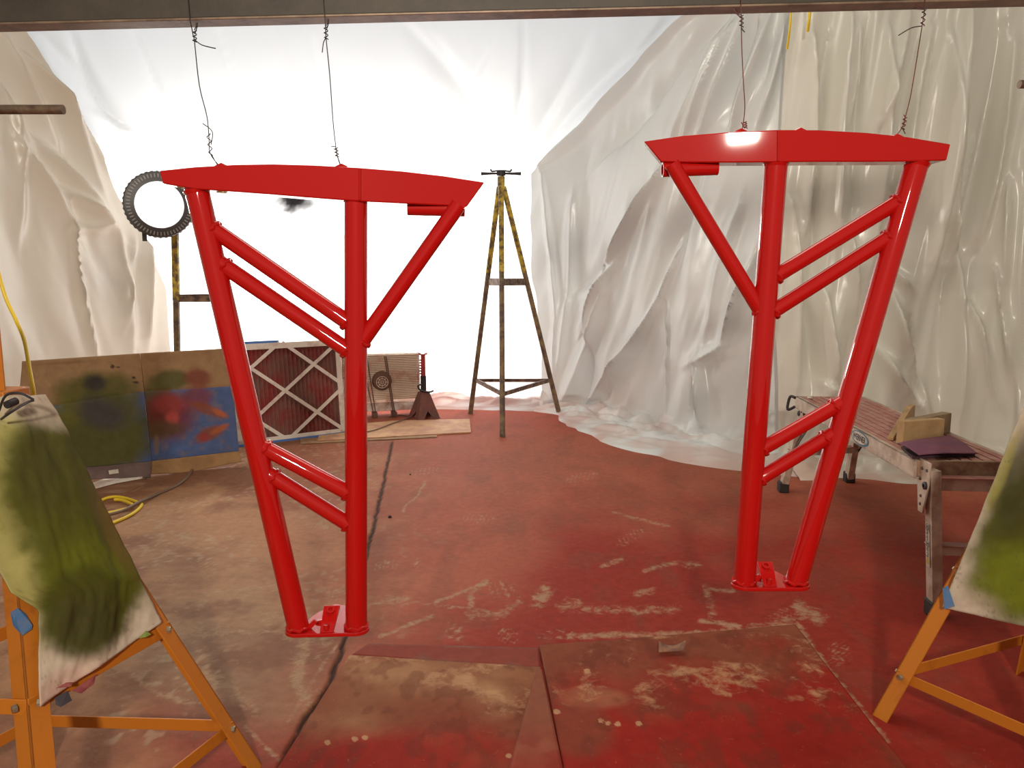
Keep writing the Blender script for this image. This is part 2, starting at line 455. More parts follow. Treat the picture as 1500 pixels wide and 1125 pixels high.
def pix_sz(plan, px_, py_):
    p, d = vplan(plan); r_ = ray(px_, py_); best = None
    for i in range(len(p) - 1):
        a, b = p[i], p[i + 1]; e = b - a
        den = r_.x * e[1] - r_.y * e[0]
        if abs(den) < 1e-9: continue
        t = (a[0] * e[1] - a[1] * e[0]) / den
        u = ((r_.x * t - a[0]) * e[0] + (r_.y * t - a[1]) * e[1]) / (e @ e)
        lo = -9 if i == 0 else -1e-6; hi = 9 if i == len(p) - 2 else 1 + 1e-6
        if t > 0 and lo <= u <= hi and (best is None or t < best[0]):
            best = (t, d[i] + u * math.hypot(*e), H_CAM + r_.z * t)
    return best[1], best[2]


def sheet(name, label, plan, ztop, folds, left=None, right=None, ds=.022, dz=.025, rand=(), skirt=None, base=(.80, .79, .76), stains=(), lean=0., smooth_plan=.10, m='film', gain=1.):
    p, d = vplan(plan); S = d[-1]
    nz = int(ztop / dz); nsk = 26 if skirt else 0; ns = int(S / ds)
    zs = np.linspace(0, ztop, nz); u = np.linspace(0, 1, ns)

    def edge(e, default):
        if e is None: return np.full(nz, default)
        q = sorted([pix_sz(plan, *k)[::-1] for k in e]); return np.interp(zs, [a for a, b in q], [b for a, b in q])
    s0, s1 = edge(left, 0.), edge(right, S)
    SS = s0[:, None] + (s1 - s0)[:, None] * u[None, :]; ZZ = np.repeat(zs[:, None], ns, 1)
    if nsk:
        SS = np.concatenate([np.repeat(SS[:1], nsk, 0), SS]); ZZ = np.concatenate([np.zeros((nsk, ns)), ZZ])
    # smoothed plan curve
    sf = np.linspace(-.5, S + .5, 600)
    fx = np.interp(sf, d, p[:, 0]) + np.where(sf < 0, sf * (p[1] - p[0])[0] / (d[1]), 0) + np.where(sf > S, (sf - S) * (p[-1] - p[-2])[0] / (d[-1] - d[-2]), 0)
    fy = np.interp(sf, d, p[:, 1]) + np.where(sf < 0, sf * (p[1] - p[0])[1] / (d[1]), 0) + np.where(sf > S, (sf - S) * (p[-1] - p[-2])[1] / (d[-1] - d[-2]), 0)
    kk = np.exp(-(np.linspace(-3, 3, 61)) ** 2 / 2 / (max(smooth_plan, .02) * 8) ** 2); kk /= kk.sum()
    fx2 = np.convolve(np.pad(fx, 30, 'edge'), kk, 'valid'); fy2 = np.convolve(np.pad(fy, 30, 'edge'), kk, 'valid')
    fx2[:30] = fx[:30]; fx2[-30:] = fx[-30:]; fy2[:30] = fy[:30]; fy2[-30:] = fy[-30:]
    tx, ty = np.gradient(fx2), np.gradient(fy2); L = np.hypot(tx, ty); nx, ny = ty / L, -tx / L      # room side for left-to-right plans
    bx, by = np.interp(SS, sf, fx2), np.interp(SS, sf, fy2); bnx, bny = np.interp(SS, sf, nx), np.interp(SS, sf, ny)
    D = np.zeros_like(SS)
    for (x0, y0, x1, y1, wd, amp) in folds:
        a = pix_sz(plan, x0, y0); b = pix_sz(plan, x1, y1)
        ex, ez = b[0] - a[0], b[1] - a[1]; L2 = ex * ex + ez * ez; Lf = math.sqrt(L2)
        t = ((SS - a[0]) * ex + (ZZ - a[1]) * ez) / L2; tt = np.clip(t, 0, 1)
        bow = .05 * Lf * np.sin(tt * math.pi) * (1 if (x0 * 7 + y1) % 2 < 1 else -1) * .5
        perp = ((SS - a[0]) * ez - (ZZ - a[1]) * ex) / Lf + bow
        over = np.hypot(perp, (t - tt) * Lf * .6)
        taper = .35 + .65 * np.sin(np.clip(tt, .02, .98) * math.pi) ** .6
        wv = wd * (.7 + .6 * tt)
        asym = np.where(perp > 0, 1.0, .45)
        D += amp * taper * np.exp(-(over / (wv * asym)) ** 1.35)
    for (fq, fz, ln, amp, sd, pw) in rand:
        q = fbm((SS + ln * ZZ) * fq + .35 * fbm(SS * .9, ZZ * .45, sd + 5, 2), ZZ * fz, sd, 3)
        D += amp * (1 - np.abs(2 * q - 1) * 2) ** pw if pw == 1 else amp * (2 * q - 1)
    D += .007 * (fbm(SS * 5, ZZ * 3, 91, 4) - .5)
    D *= gain
    Px, Py, Pz = bx + bnx * D, by + bny * D, ZZ.copy()
    ppx, ppy = proj(bx, np.maximum(by, .5), ZZ)
    Cc = np.ones(SS.shape + (3,)) * np.array(base)
    if nsk:
        wv = np.linspace(1, 0, nsk, endpoint=False)[:, None] * np.ones((1, ns))
        E = np.interp(SS[:nsk], [a * S for a, b in skirt], [b for a, b in skirt])
        E = E * (.8 + .45 * fbm(SS[:nsk] * 2.4, SS[:nsk] * 0, 33, 3))
        cr = np.abs(2 * fbm(SS[:nsk] * 3.4 + wv * 2.5, wv * E * 7, 17, 4) - 1)
        hh = .012 + (.10 * (1 - wv) ** 2 + .05 * (1 - np.abs(2 * wv - .9)).clip(0, 1)) * (.35 + 1.6 * cr) * np.minimum(1, E / .25)
        hh *= sst(0, .06, 1 - wv) * .9 + .1
        Px[:nsk] = bx[:nsk] + bnx[:nsk] * (D[nsk] * (1 - wv) + wv * E); Py[:nsk] = by[:nsk] + bny[:nsk] * (D[nsk] * (1 - wv) + wv * E); Pz[:nsk] = hh
        k = 8                                               # ease the hanging foot into the skirt
        lift = hh[-1]
        for i in range(k): Pz[nsk + i] = Pz[nsk + i] + lift * (1 - i / k)
        dust = np.zeros(SS.shape); dust[:nsk] = (.45 + .55 * wv) * sst(.3, .65, fbm(SS[:nsk] * 5, wv * 3, 44, 3)); 
        Cc = mixc(Cc, (.62, .32, .25), .62 * dust)
    Cc = mixc(Cc, (.70, .50, .42), .35 * sst(.55, .0, ZZ) * sst(.45, .7, fbm(SS * 3, ZZ * 3, 66, 3)))
    for (cx, cy, rx, ry, rot, cc, f, sd) in stains:
        nzv = (fbm(SS * 16, ZZ * 16, sd, 4) - .5) * 1.1
        Cc = mixc(Cc, cc, f * ell(ppx, ppy, cx, cy, rx, ry, rot, .55, nzv))
    o = grid_obj(name, np.stack([Px, Py, Pz], -1), Cc, M[m])
    tag(o, label, 'plastic sheet', 'plastic sheets hung around the spray bay')
    return o


BACK = [(-5.6, 7.25), (2.6, 7.25)]
f_back = [(30, 45, 120, 190, .10, .07), (60, 45, 190, 200, .12, .10), (105, 45, 175, 190, .06, .05), (195, 45, 270, 235, .05, .04), (320, 45, 350, 150, .03, .03),
          (150, 170, 250, 240, .08, -.06), (600, 40, 690, 150, .10, .03), (640, 60, 720, 190, .08, .03), (768, 25, 760, 180, .03, .03), (460, 60, 480, 200, .04, .02),
          (330, 220, 385, 150, .06, .03), (400, 140, 350, 235, .06, .03), (720, 60, 640, 200, .09, .025), (990, 30, 800, 215, .14, .11), (960, 40, 830, 190, .07, -.05), (860, 60, 780, 200, .10, .04)]
sheet('plastic_sheet', 'bright backlit white plastic sheet hanging across the back of the bay', BACK, 4.3, f_back, ds=.03, dz=.03,
      rand=((1.1, .3, .3, .02, 3, 2), (3.0, 1.2, .2, .010, 8, 2)), skirt=[(0, .2), (.55, .25), (.72, .35), (1, .3)], base=(.82, .83, .84), m='sheet',
      stains=[(430, 292, 40, 24, 6, (.12, .12, .13), .75, 6), (433, 293, 25, 16, 8, (.004, .004, .005), 1.0, 5), (492, 470, 12, 24, 10, (.30, .30, .17), .6, 7), (485, 400, 16, 22, 0, (.5, .5, .46), .35, 8)])

LEFT = [(-3.65, 2.4), (-3.62, 4.2), (-3.45, 5.4), (-2.98, 6.85)]
f_left = [(5, 60, 75, 200, .09, .07), (30, 45, 150, 300, .10, .09), (0, 130, 40, 220, .05, .05), (40, 90, 150, 240, .06, .07), (60, 220, 145, 310, .10, .10), (30, 220, 100, 330, .09, .08),
          (95, 290, 140, 520, .03, .045), (90, 280, 148, 318, .04, .07), (105, 335, 150, 328, .04, .05), (170, 340, 190, 500, .08, .05), (215, 345, 215, 500, .10, .07), (195, 360, 180, 470, .04, .03), (20, 180, 30, 330, .06, .04)]
sheet('plastic_sheet', 'warm beige plastic sheet gathered in diagonal folds left of the round lamp', LEFT, 3.6, f_left,
      right=[(28, 30), (60, 85), (112, 150), (130, 200), (152, 250), (172, 290), (200, 330), (238, 420), (248, 520), (255, 600)], rand=((1.4, .25, .25, .05, 23, 2), (4, 1.0, .3, .012, 28, 2)),
      base=(.88, .81, .70), gain=1.35)

CORNER = [(.27, 7.22), (.66, 6.82), (1.24, 5.6), (1.62, 5.2), (1.95, 5.12)]
f_corner = [(1025, 15, 800, 240, .07, .08), (1060, 30, 900, 210, .10, -.09), (1050, 60, 960, 300, .05, .05), (1075, 40, 1010, 195, .05, .10), (1098, 20, 1030, 190, .05, .10), (1130, 20, 1075, 190, .05, .09),
            (1105, 40, 1060, 190, .05, -.07), (1150, 30, 1110, 190, .04, .06), (1135, 60, 1120, 120, .04, -.05), (975, 260, 900, 380, .06, .10), (950, 270, 850, 420, .08, -.07), (905, 390, 860, 480, .05, .08),
            (990, 360, 960, 450, .05, .09), (960, 450, 900, 560, .06, .10), (890, 430, 830, 590, .09, .10), (870, 500, 855, 588, .06, -.07), (930, 520, 870, 585, .05, .07), (1020, 260, 960, 450, .08, -.05),
            (1105, 390, 1060, 510, .05, .09), (1060, 510, 1020, 530, .04, .08), (1024, 530, 1030, 620, .05, .10), (1010, 560, 1005, 620, .06, -.06), (970, 420, 968, 600, .012, .02), (1085, 300, 1040, 470, .06, .05),
            (1130, 300, 1090, 420, .06, .07), (800, 250, 815, 560, .05, .04), (840, 300, 815, 580, .08, .05)]
sheet('plastic_sheet', 'white plastic sheet swept in long diagonal folds across the back right corner', CORNER, 4.2, f_corner,
      left=[(1030, 10), (905, 135), (850, 190), (800, 240), (782, 256), (778, 300), (785, 450), (795, 600)], right=[(1162, 8), (1150, 120), (1148, 300), (1190, 520), (1195, 700)],
      rand=((1.6, .2, -.45, .06, 43, 2), (5, .8, -.45, .012, 48, 2)), skirt=[(0, .28), (.15, .30), (.4, .42), (.7, .5), (1, .55)], base=(.84, .87, .87), gain=1.45, dz=.02, ds=.014)

RIGHT = [(1.62, 4.98), (2.2, 4.95), (3.0, 4.8), (3.35, 4.3), (3.5, 2.4)]
f_right = [(1190, 60, 1180, 330, .05, .08), (1215, 60, 1195, 420, .04, -.06), (1245, 30, 1225, 330, .05, .09), (1275, 20, 1250, 300, .04, -.06), (1300, 60, 1270, 420, .06, .10), (1330, 30, 1285, 180, .05, .08),
           (1290, 380, 1330, 420, .03, .05), (1390, 60, 1365, 400, .05, .09), (1415, 20, 1398, 350, .05, .12), (1435, 200, 1400, 340, .03, .05), (1470, 40, 1395, 400, .07, -.08), (1490, 60, 1440, 340, .05, .08),
           (1305, 430, 1360, 600, .05, .10), (1285, 510, 1350, 600, .05, .09), (1330, 470, 1340, 590, .04, -.05), (1400, 330, 1405, 590, .05, .08), (1420, 440, 1460, 590, .04, .07), (1478, 270, 1470, 430, .04, .07),
           (1395, 380, 1380, 560, .10, -.05), (1205, 430, 1225, 560, .05, .09), (1180, 440, 1190, 570, .06, -.07), (1160, 300, 1165, 560, .05, .06), (1205, 560, 1235, 580, .05, .06), (1240, 330, 1255, 480, .03, .05),
           (1460, 400, 1490, 620, .05, .07), (1500, 250, 1480, 520, .06, .07), (1260, 40, 1240, 180, .03, .05), (1365, 40, 1330, 260, .05, .07)]
sheet('plastic_sheet', 'beige white plastic sheet in upright pleats behind the work platform', RIGHT, 4.0, f_right, left=[(1160, 4), (1152, 80), (1146, 190), (1140, 300), (1135, 420), (1140, 640)],
      rand=((3.6, .09, -.12, .13, 53, 2), (8, .15, -.12, .03, 58, 2), (1.2, .15, -.1, .05, 59, 2)), skirt=[(0, .5), (.2, .46), (.45, .38), (.7, .3), (1, .2)], base=(.84, .83, .75), ds=.014, gain=1.6, dz=.022)

# ================================================================== OVERHEAD BEAM (C channel, web towards the camera)
B0, B1 = PY(-190, 42.5, 1.82), PY(1690, -3.5, 1.96)
bd = (B1 - B0).normalized(); bb = bd.cross(Vector((0, 0, 1))).normalized() * -1          # away from the camera
if bb.y < 0: bb = -bb
bu = bb.cross(bd) if bb.cross(bd).z > 0 else -bb.cross(bd)
beam = thing('overhead_beam', 'long dark steel channel beam spanning the top of the picture', 'beam', (B0 + B1) / 2)
mb = MB(); mb.obox((B0 + B1) / 2 + bu * .078 + bb * .0035, (B1 - B0) / 2, bb * .0035, bu * .070)
mb.build('web', M['steel_dark'], beam, bevel=.001)
for h, mm in ((.004, 'steel_edge'), (.152, 'steel_dark')):
    MB().obox((B0 + B1) / 2 + bu * h + bb * .022, (B1 - B0) / 2, bb * .026, bu * .003).build('flange', M[mm], beam, bevel=.0015)


def beam_pt(px_):                                           # point on the lower front edge of the beam above photo column px_
    best = min((B0 + (B1 - B0) * (i / 2000) for i in range(2001)), key=lambda p: abs(proj(p.x, p.y, p.z)[0] - px_)); return best


# ================================================================== RED FRAMES
def red_frame(dat, label):
    p0 = PY(*dat['ref'], dat['Y']); yaw = R(dat['yaw']); n = Vector((math.sin(yaw) * -1, math.cos(yaw), 0)); ax = Vector((n.y, -n.x, 0))
    fp = lambda x, y, off=0.: PP(x, y, p0 + n * off, n)
    mpx = zc(p0) / F_PX
    bot = fp(*dat['main'][1]); root = thing('red_steel_frame', label, 'metal frame', (bot.x, bot.y, bot.z), 'red painted frames hanging from the beam')
    rm, rb = 16.3 * mpx, dat['rb'] * mpx
    # top bar, bent in plan at the crease
    cxp = dat['crease']; bend = R(dat['bend']); cp = fp(cxp, 240, -.032)
    sgn = 1 if dat['short'] > 0 else -1
    n2 = Vector((n.x * math.cos(bend) + sgn * ax.x * -math.sin(bend) * -1 * -1, n.y * math.cos(bend) - sgn * ax.y * math.sin(bend), 0)).normalized()

    def bp(x, y): 
        if (x - cxp) * sgn > 0: return PP(x, y, cp, n2)
        return PP(x, y, cp, n)
    mb = MB(); tops = [bp(*q) for q in dat['top']]; bots = [bp(*q) for q in dat['bot']]; m = len(tops); dep = .064
    nn = [((n2 if (q[0] - cxp) * sgn > 1 else n) if abs(q[0] - cxp) > 1 else (n + n2).normalized()) for q in dat['top']]
    vs_ = tops + bots + [t + k * dep for t, k in zip(tops, nn)] + [b + k * dep for b, k in zip(bots, nn)]
    fs_ = []
    for i in range(m - 1):
        fs_ += [(i, i + 1, m + i + 1, m + i), (2 * m + i + 1, 2 * m + i, 3 * m + i, 3 * m + i + 1), (i, 2 * m + i, 2 * m + i + 1, i + 1), (m + i, m + i + 1, 3 * m + i + 1, 3 * m + i)]
    fs_ += [(0, m, 3 * m, 2 * m), (m - 1, 3 * m - 1, 4 * m - 1, 2 * m - 1)]
    bar_o = mb.poly(vs_, fs_).build('top_bar', M['red'], root, bevel=.003, angle=9)
    # weld seam on the crease
    MB().tube([bp(cxp - sgn * .01, dat['seam'][0]) - n * .0005, bp(cxp - sgn * .01, dat['seam'][1]) - n * .0005], .0035, 8).build('seam', M['red'], bar_o)
    for q in dat['lugs']:
        p = bp(*q); MB().tube([p + n * .03 + ax * -.012, p + n * .03 + Vector((0, 0, .006)), p + n * .03 + ax * .012], .006, 8).build('wire_lug', M['red'], bar_o)

    def pipe(name, a, b, r_, ext=0., n_=28):
        A, B = fp(*a), fp(*b); d = (B - A).normalized(); return MB().tube([A - d * ext, B + d * ext], r_, n_).build(name, M['red'], root), A, B
    _, mt, mbm = pipe('main_tube', *dat['main'], rm, 0); _, lt, lb = pipe('leaning_tube', *dat['lean'], rm, 0)
    # flared collars welded under the bar
    for T, Bq, r_ in ((mt, mbm, rm), (lt, lb, rm)):
        d = (Bq - T).normalized(); MB().tube([T + d * .010, T + d * .013, T + d * .020], [r_ * 1.14, r_ * 1.12, r_ * 1.0], 24).build('collar', M['red'], root)

    def weld(P, d, r_):
        k = 22; a = d.orthogonal().normalized(); b = d.cross(a)
        pts = [P + (a * math.cos(g) + b * math.sin(g)) * r_ + d * .003 * math.sin(g * 7) for g in [2 * math.pi * i / k for i in range(k + 1)]]
        MB().tube(pts, .0045, 6, cap=False).build('weld_bead', M['red'], root)
    for a, b in dat['braces']:
        o, A, B = pipe('brace', a, b, rb, 0); d = (B - A).normalized()
        weld(A + d * rm * .95, d, rb * 1.02); weld(B - d * rm * .95, d, rb * 1.02)
    o, A, B = pipe('strut', *dat['strut'], rb * .98, 0); d = (B - A).normalized(); weld(B - d * rm * .9, d, rb * 1.02)
    # short open sleeve under the short end of the bar
    a, b = dat['sleeve']; A, B = fp(*a, .03), fp(*b, .03); rs = 10.2 * mpx
    MB().lathe([(rs, 0), (rs, (B - A).length), (rs * .82, (B - A).length), (rs * .82, 0)], A, B - A, 24, close=True).build('sleeve', M['red'], root)
    MB().bar(A + (B - A) * .06 + Vector((0, 0, rs * .85)), A + (B - A) * .06 - Vector((0, 0, rs * .85)), .004, .012, ax).build('sleeve_web', M['red'], root)
    # base plate: rounded front, pointed back
    z0 = (mbm.z + lb.z) / 2; a, b = (mbm, lb) if mbm.x < lb.x else (lb, mbm); a = Vector((a.x, a.y, z0)); b = Vector((b.x, b.y, z0))
    e = (b - a).normalized(); nb = Vector((-e.y, e.x, 0)); r_ = rm * 1.22; pts = []
    for i in range(9): g = math.pi * .5 + math.pi * .5 * i / 8 + 0; pts.append(a + e * math.cos(g + 0) * r_ * 1 - nb * -math.sin(g) * r_ if False else a + e * (-math.sin(i / 8 * math.pi * .5)) * r_ * 1.0 + nb * (math.cos(i / 8 * math.pi * .5)) * r_ * .6)
    for i in range(1, 9): pts.append(a - e * math.cos(i / 8 * math.pi / 2) * r_ - nb * math.sin(i / 8 * math.pi / 2) * r_)
    for i in range(9): pts.append(b + e * math.sin(i / 8 * math.pi / 2) * r_ - nb * math.cos(i / 8 * math.pi / 2) * r_)
    for i in range(1, 9): pts.append(b + e * math.cos(i / 8 * math.pi / 2) * r_ + nb * math.sin(i / 8 * math.pi / 2) * r_ * .6)
    ap = dat['apex']; pts += [a + (b - a) * (ap + .16) + nb * .135, a + (b - a) * (ap - .05) + nb * .150, a + (b - a) * (ap - .32) + nb * .095]
    plate = MB().prism(pts, (0, 0, -.010)).build('base_plate', M['red'], root, bevel=.002)
    for q in (a, b): weld(q + Vector((0, 0, .006)), Vector((0, 0, 1)), rm * 1.02)
    # bent bracket with a hole, gusset and bolt stubs standing on the plate
    c = a + (b - a) * (.5 + .04 * sgn); up = Vector((0, 0, 1))
    br = MB().prism([c - e * .020 - nb * .030 + up * .002, c + e * .014 - nb * .030 + up * .002, c + e * .022 + nb * .035 + up * .045, c - e * .020 + nb * .035 + up * .045], (nb * .5 - up * .9) * .006).build('bracket', M['red'], root, bevel=.001)
    MB().lathe([(.006, 0), (.011, 0), (.011, .004), (.006, .004)], c + nb * .022 + up * .038, up * .8 - nb * .5, 18, close=True).build('eyelet', M['red'], br)
    for k, (du, dv) in enumerate(((-.05, -.004), (.044, .02), (-.035, .03))):
        q = a + (b - a) * .5 + e * du + nb * dv
        MB().bar(q, q + e * (.022 if k != 1 else .03) + up * (.022 if k == 0 else .004), .012, .008, up).build('gusset', M['red'], root, bevel=.001)
    for dv in (-.02, .004):
        q = c - e * .004 + nb * dv; MB().lathe([(0, .012), (.007, .012), (.008, 0)], q + up * .006, up, 12).build('stud', M['red'], root)
    return root, bp


LF = dict(ref=(521, 600), Y=1.885, yaw=3, crease=527, bend=11, short=1, rb=11.6, apex=.52, seam=(247, 293),
          top=[(233, 250), (285, 244.6), (345, 241.2), (400, 240.4), (460, 242), (527, 245.7), (590, 250.8), (650, 257.7), (710, 267)],
          bot=[(238, 269), (285, 277), (345, 281), (400, 285), (460, 290), (527, 295), (590, 298), (640, 300.5), (684, 303)],
          lugs=[(318, 243.2), (497, 244.2)], main=((521, 285), (522, 921)), lean=((287, 272), (437, 918)),
          braces=[((300, 327), (521, 480)), ((316, 381), (521, 521)), ((376, 650), (522, 728)), ((388, 691), (522, 775))],
          strut=((672, 300), (522, 512)), sleeve=((681, 307), (597, 305)))
RF = dict(ref=(1113, 560), Y=1.94, yaw=0, crease=1140, bend=11, short=-1, rb=10.9, apex=.50, seam=(191, 236),
          top=[(943, 207), (1000, 198.6), (1070, 193), (1140, 190), (1200, 190.4), (1270, 194.3), (1330, 200.6), (1393, 211)],
          bot=[(968, 237), (1005, 238), (1070, 238), (1140, 237.5), (1200, 237), (1270, 237), (1330, 236.5), (1387, 235)],
          lugs=[(1091, 191.5), (1179, 190.2), (1323, 199.5)], main=((1137, 232), (1090, 855)), lean=((1345, 232), (1166, 852)),
          braces=[((1328, 288), (1124, 412)), ((1314, 340), (1120, 464)), ((1236, 588), (1104, 664)), ((1222, 634), (1101, 708))],
          strut=((984, 240), (1121, 467)), sleeve=((970, 249), (1051, 246)))
frL, bpL = red_frame(LF, 'glossy red frame hanging in front of the round lamp, its strut pointing right')
frR, bpR = red_frame(RF, 'glossy red frame hanging in front of the work platform, its strut pointing left')

# ================================================================== WIRES


def smooth_path(pts, k=5):
    P = [Vector(p) for p in pts]; out = []
    for i in range(len(P) - 1):
        a, b, c, d = P[max(i - 1, 0)], P[i], P[i + 1], P[min(i + 2, len(P) - 1)]
        for j in range(k):
            t = j / k; out.append(.5 * ((2 * b) + (c - a) * t + (2 * a - 5 * b + 4 * c - d) * t * t + (3 * b - a - 3 * c + d) * t ** 3))
    out.append(P[-1]); return out


def hang_wire(label, pxs, knots, tails, m, endp):
    """pxs: photo columns/rows down the wire; wraps the beam, twists at the knots"""
    top = beam_pt(pxs[0][0]); Y0, Y1 = top.y - .004, endp.y
    y0, y1 = pxs[0][1], pxs[-1][1]
    fp = lambda x, y: PY(x, y, Y0 + (Y1 - Y0) * min(max((y - y0) / (y1 - y0), 0), 1))
    mb = MB(); wr = .0012
    path = [fp(*q) for q in pxs]; path[-1] = endp
    loop = [top + bb * .055 + bu * .005, top + bb * .06 + bu * .165, top + bu * .168 - bb * .004, top - bb * .005 + bu * .08, path[0] - bb * .002]
    mb.tube(loop + smooth_path(path, 4), wr, 6)
    for (x0, yy0, x1, yy1) in knots:                        # second strand twisted round the first
        A, B = fp(x0, yy0), fp(x1, yy1); d = (B - A); pts = []
        for i in range(29):
            t = i / 28; g = t * math.pi * 6; pts.append(A + d * t + Vector((math.cos(g), math.sin(g) * .8, 0)) * .0042)
        mb.tube(pts, wr, 6)
    for tl in tails: mb.tube(smooth_path([fp(*q) for q in tl], 4), wr, 6)
    back = [fp(knots[0][0], knots[0][1]), top + bb * .03 - bu * .004, top + bb * .055 + bu * .005]
    mb.tube(back, wr, 6)
    tag(mb.build('hanging_wire', m), label, 'wire', 'tie wires holding up the red frames')


zup = Vector((0, 0, .006))
hang_wire('thin dark tie wire holding the left red frame near the round lamp', [(279, 32), (283, 52), (285, 62), (292, 125), (303, 170), (306, 200), (308, 225), (314, 241)], [(285, 44, 285, 62), (305, 195, 309, 228)],
          [[(285, 58), (296, 66), (316, 71)], [(285, 50), (288, 42), (289, 33)], [(309, 212), (311, 193), (297, 181)], [(309, 225), (318, 241)]], M['wire'], bpL(315, 243.5) + Vector((0, .03, .004)))
hang_wire('thin dark tie wire holding the left red frame above its main tube', [(476, 24), (477, 45), (478, 60), (483, 110), (488, 180), (492, 215), (494, 228), (497, 242)], [(477, 38, 478, 58), (492, 216, 494, 230)],
          [[(478, 55), (474, 62), (472, 77)], [(478, 44), (481, 35), (481, 28)], [(493, 220), (491, 215), (485, 215)], [(494, 228), (499, 242)]], M['wire'], bpL(495, 244.4) + Vector((0, .03, .004)))
hang_wire('thin reddish tie wire holding the right red frame left of its seam', [(1085, 8), (1086, 25), (1086, 40), (1087, 80), (1089, 120), (1091, 160), (1092, 189)], [(1086, 22, 1086, 40), (1091, 178, 1092, 188)],
          [[(1086, 26), (1079, 20), (1074, 12)], [(1086, 40), (1088, 44), (1091, 47)], [(1091, 188), (1088, 183), (1086, 179)]], M['wire_red'], bpR(1092, 192) + Vector((0, .03, .004)))
hang_wire('thin reddish tie wire holding the right red frame near its far right end', [(1354, 4), (1354, 18), (1351, 36), (1344, 80), (1334, 140), (1326, 172), (1322, 186), (1320, 197)], [(1354, 14, 1351, 38), (1326, 172, 1322, 190)],
          [[(1351, 38), (1335, 41), (1316, 52)], [(1354, 12), (1346, 8), (1340, 4)], [(1322, 188), (1326, 196)], [(1326, 172), (1324, 168)]], M['wire_red'], bpR(1320, 200) + Vector((0, .03, .004)))


# ================================================================== ORANGE TRESTLES
def lbar(mb, p0, p1, w1, w2, t, d1, d2):                    # angle iron: flange w1 along d1 and w2 along d2
    p0, p1 = Vector(p0), Vector(p1); d = (p1 - p0).normalized(); a = Vector(d1); a = (a - d * a.dot(d)).normalized()
    b = Vector(d2); b = (b - d * b.dot(d)); b = (b - a * b.dot(a)).normalized(); c = (p0 + p1) / 2; h = (p1 - p0) / 2
    mb.obox(c + a * w1 / 2 + b * t / 2, h, a * w1 / 2, b * t / 2); mb.obox(c + b * w2 / 2 + a * t / 2, h, a * t / 2, b * w2 / 2); return mb


def trestle(label, feet, apex, head_z, head_y, pipe_end, pipe_dir, up_z, lo_z, skip_up=()):
    root = thing('steel_trestle', label, 'trestle', (apex[0], apex[1], 0), 'orange trestles carrying the beam')
    ap = Vector(apex); fts = [Vector((*f, 0)) for f in feet]; ctr = sum(fts, Vector()) / 4
    legs = []
    for i, f in enumerate(fts):
        d1 = (fts[(i + 1) % 4] - f).normalized(); d2 = (fts[(i - 1) % 4] - f).normalized(); top = ap + (f - ctr).normalized() * .035
        lg = lbar(MB(), f, top, .045, .045, .005, d1, d2).build('leg', M['orange'], root, bevel=.001); legs.append((f, top, lg))

    def on(i, z): f, t, _ = legs[i]; return f + (t - f) * (z / t.z)
    for z, wd, skip in ((up_z, .032, skip_up), (lo_z, .030, ())):
        for i in range(4):
            if i in skip: continue
            j = (i + 1) % 4; A, B = on(i, z), on(j, z); out = ((A + B) / 2 - Vector((ctr.x, ctr.y, z))); out.z = 0; out.normalize()
            dd = (B - A).normalized()
            br = MB().bar(A + dd * .006 - out * .004, B - dd * .006 - out * .004, wd, .004, (0, 0, 1)).build('brace', M['orange'], root, bevel=.001)
            for q in (A + dd * .020, B - dd * .020):
                MB().lathe([(0, .009), (.0075, .009), (.0085, .004), (.0085, 0)], q + out * .001, out, 6).build('bolt', M['bolt'], br)
    MB().box(ap.x - .038, ap.x + .038, ap.y - .045, ap.y + .045, ap.z - .03, ap.z + .004).build('top_plate', M['orange'], root, bevel=.003)
    pt = pipe_end[2] + .06; hx, hy = head_y
    post = lbar(MB(), ap + Vector((-.024, -.02, -.2)), Vector((ap.x - .024, ap.y - .02, pt)), .048, .045, .005, (1, 0, 0), (0, 1, 0)).build('post', M['orange'], root, bevel=.001)
    MB().bar((ap.x, ap.y, pt - .03), (hx, hy, head_z - .03), .045, .03, (0, 0, 1)).build('arm', M['orange'], root, bevel=.001)
    MB().box(hx - .05, hx + .05, hy - .06, hy + .08, head_z - .04, head_z - .004).build('head', M['orange'], root, bevel=.002)
    pe = Vector(pipe_end); tag(MB().tube([pe, pe + Vector(pipe_dir) * .62], .0095, 18).build('cross_pipe', M['rust_pipe'], root), 'dull grey pipe')
    return root, on, legs


bl = beam_pt(0); brr = beam_pt(1500)
lw = B0 + (B1 - B0) * ((-1.42 - B0.x) / (B1.x - B0.x)); rw = B0 + (B1 - B0) * ((1.52 - B0.x) / (B1.x - B0.x))
pL = PY(93, 160.5, 1.655); pR = PY(1493, 123.5, 1.90)
tL, onL, _ = trestle('orange steel trestle at the left edge behind the green stained cloth', [(-.625, 1.775), (-1.19, 1.80), (-1.45, 1.26), (-.83, 1.225)], (-1.115, 1.655, .965), lw.z, (-1.42, lw.y), pL, (-1, 0, 0), .385, .115)
tR, onR, _ = trestle('orange steel trestle at the right edge under the hanging cloth', [(1.005, 2.0), (1.585, 2.245), (1.855, 1.84), (1.275, 1.60)], (1.465, 1.92, 1.06), rw.z, (1.52, rw.y), pR, (1, 0, 0), .43, .125)


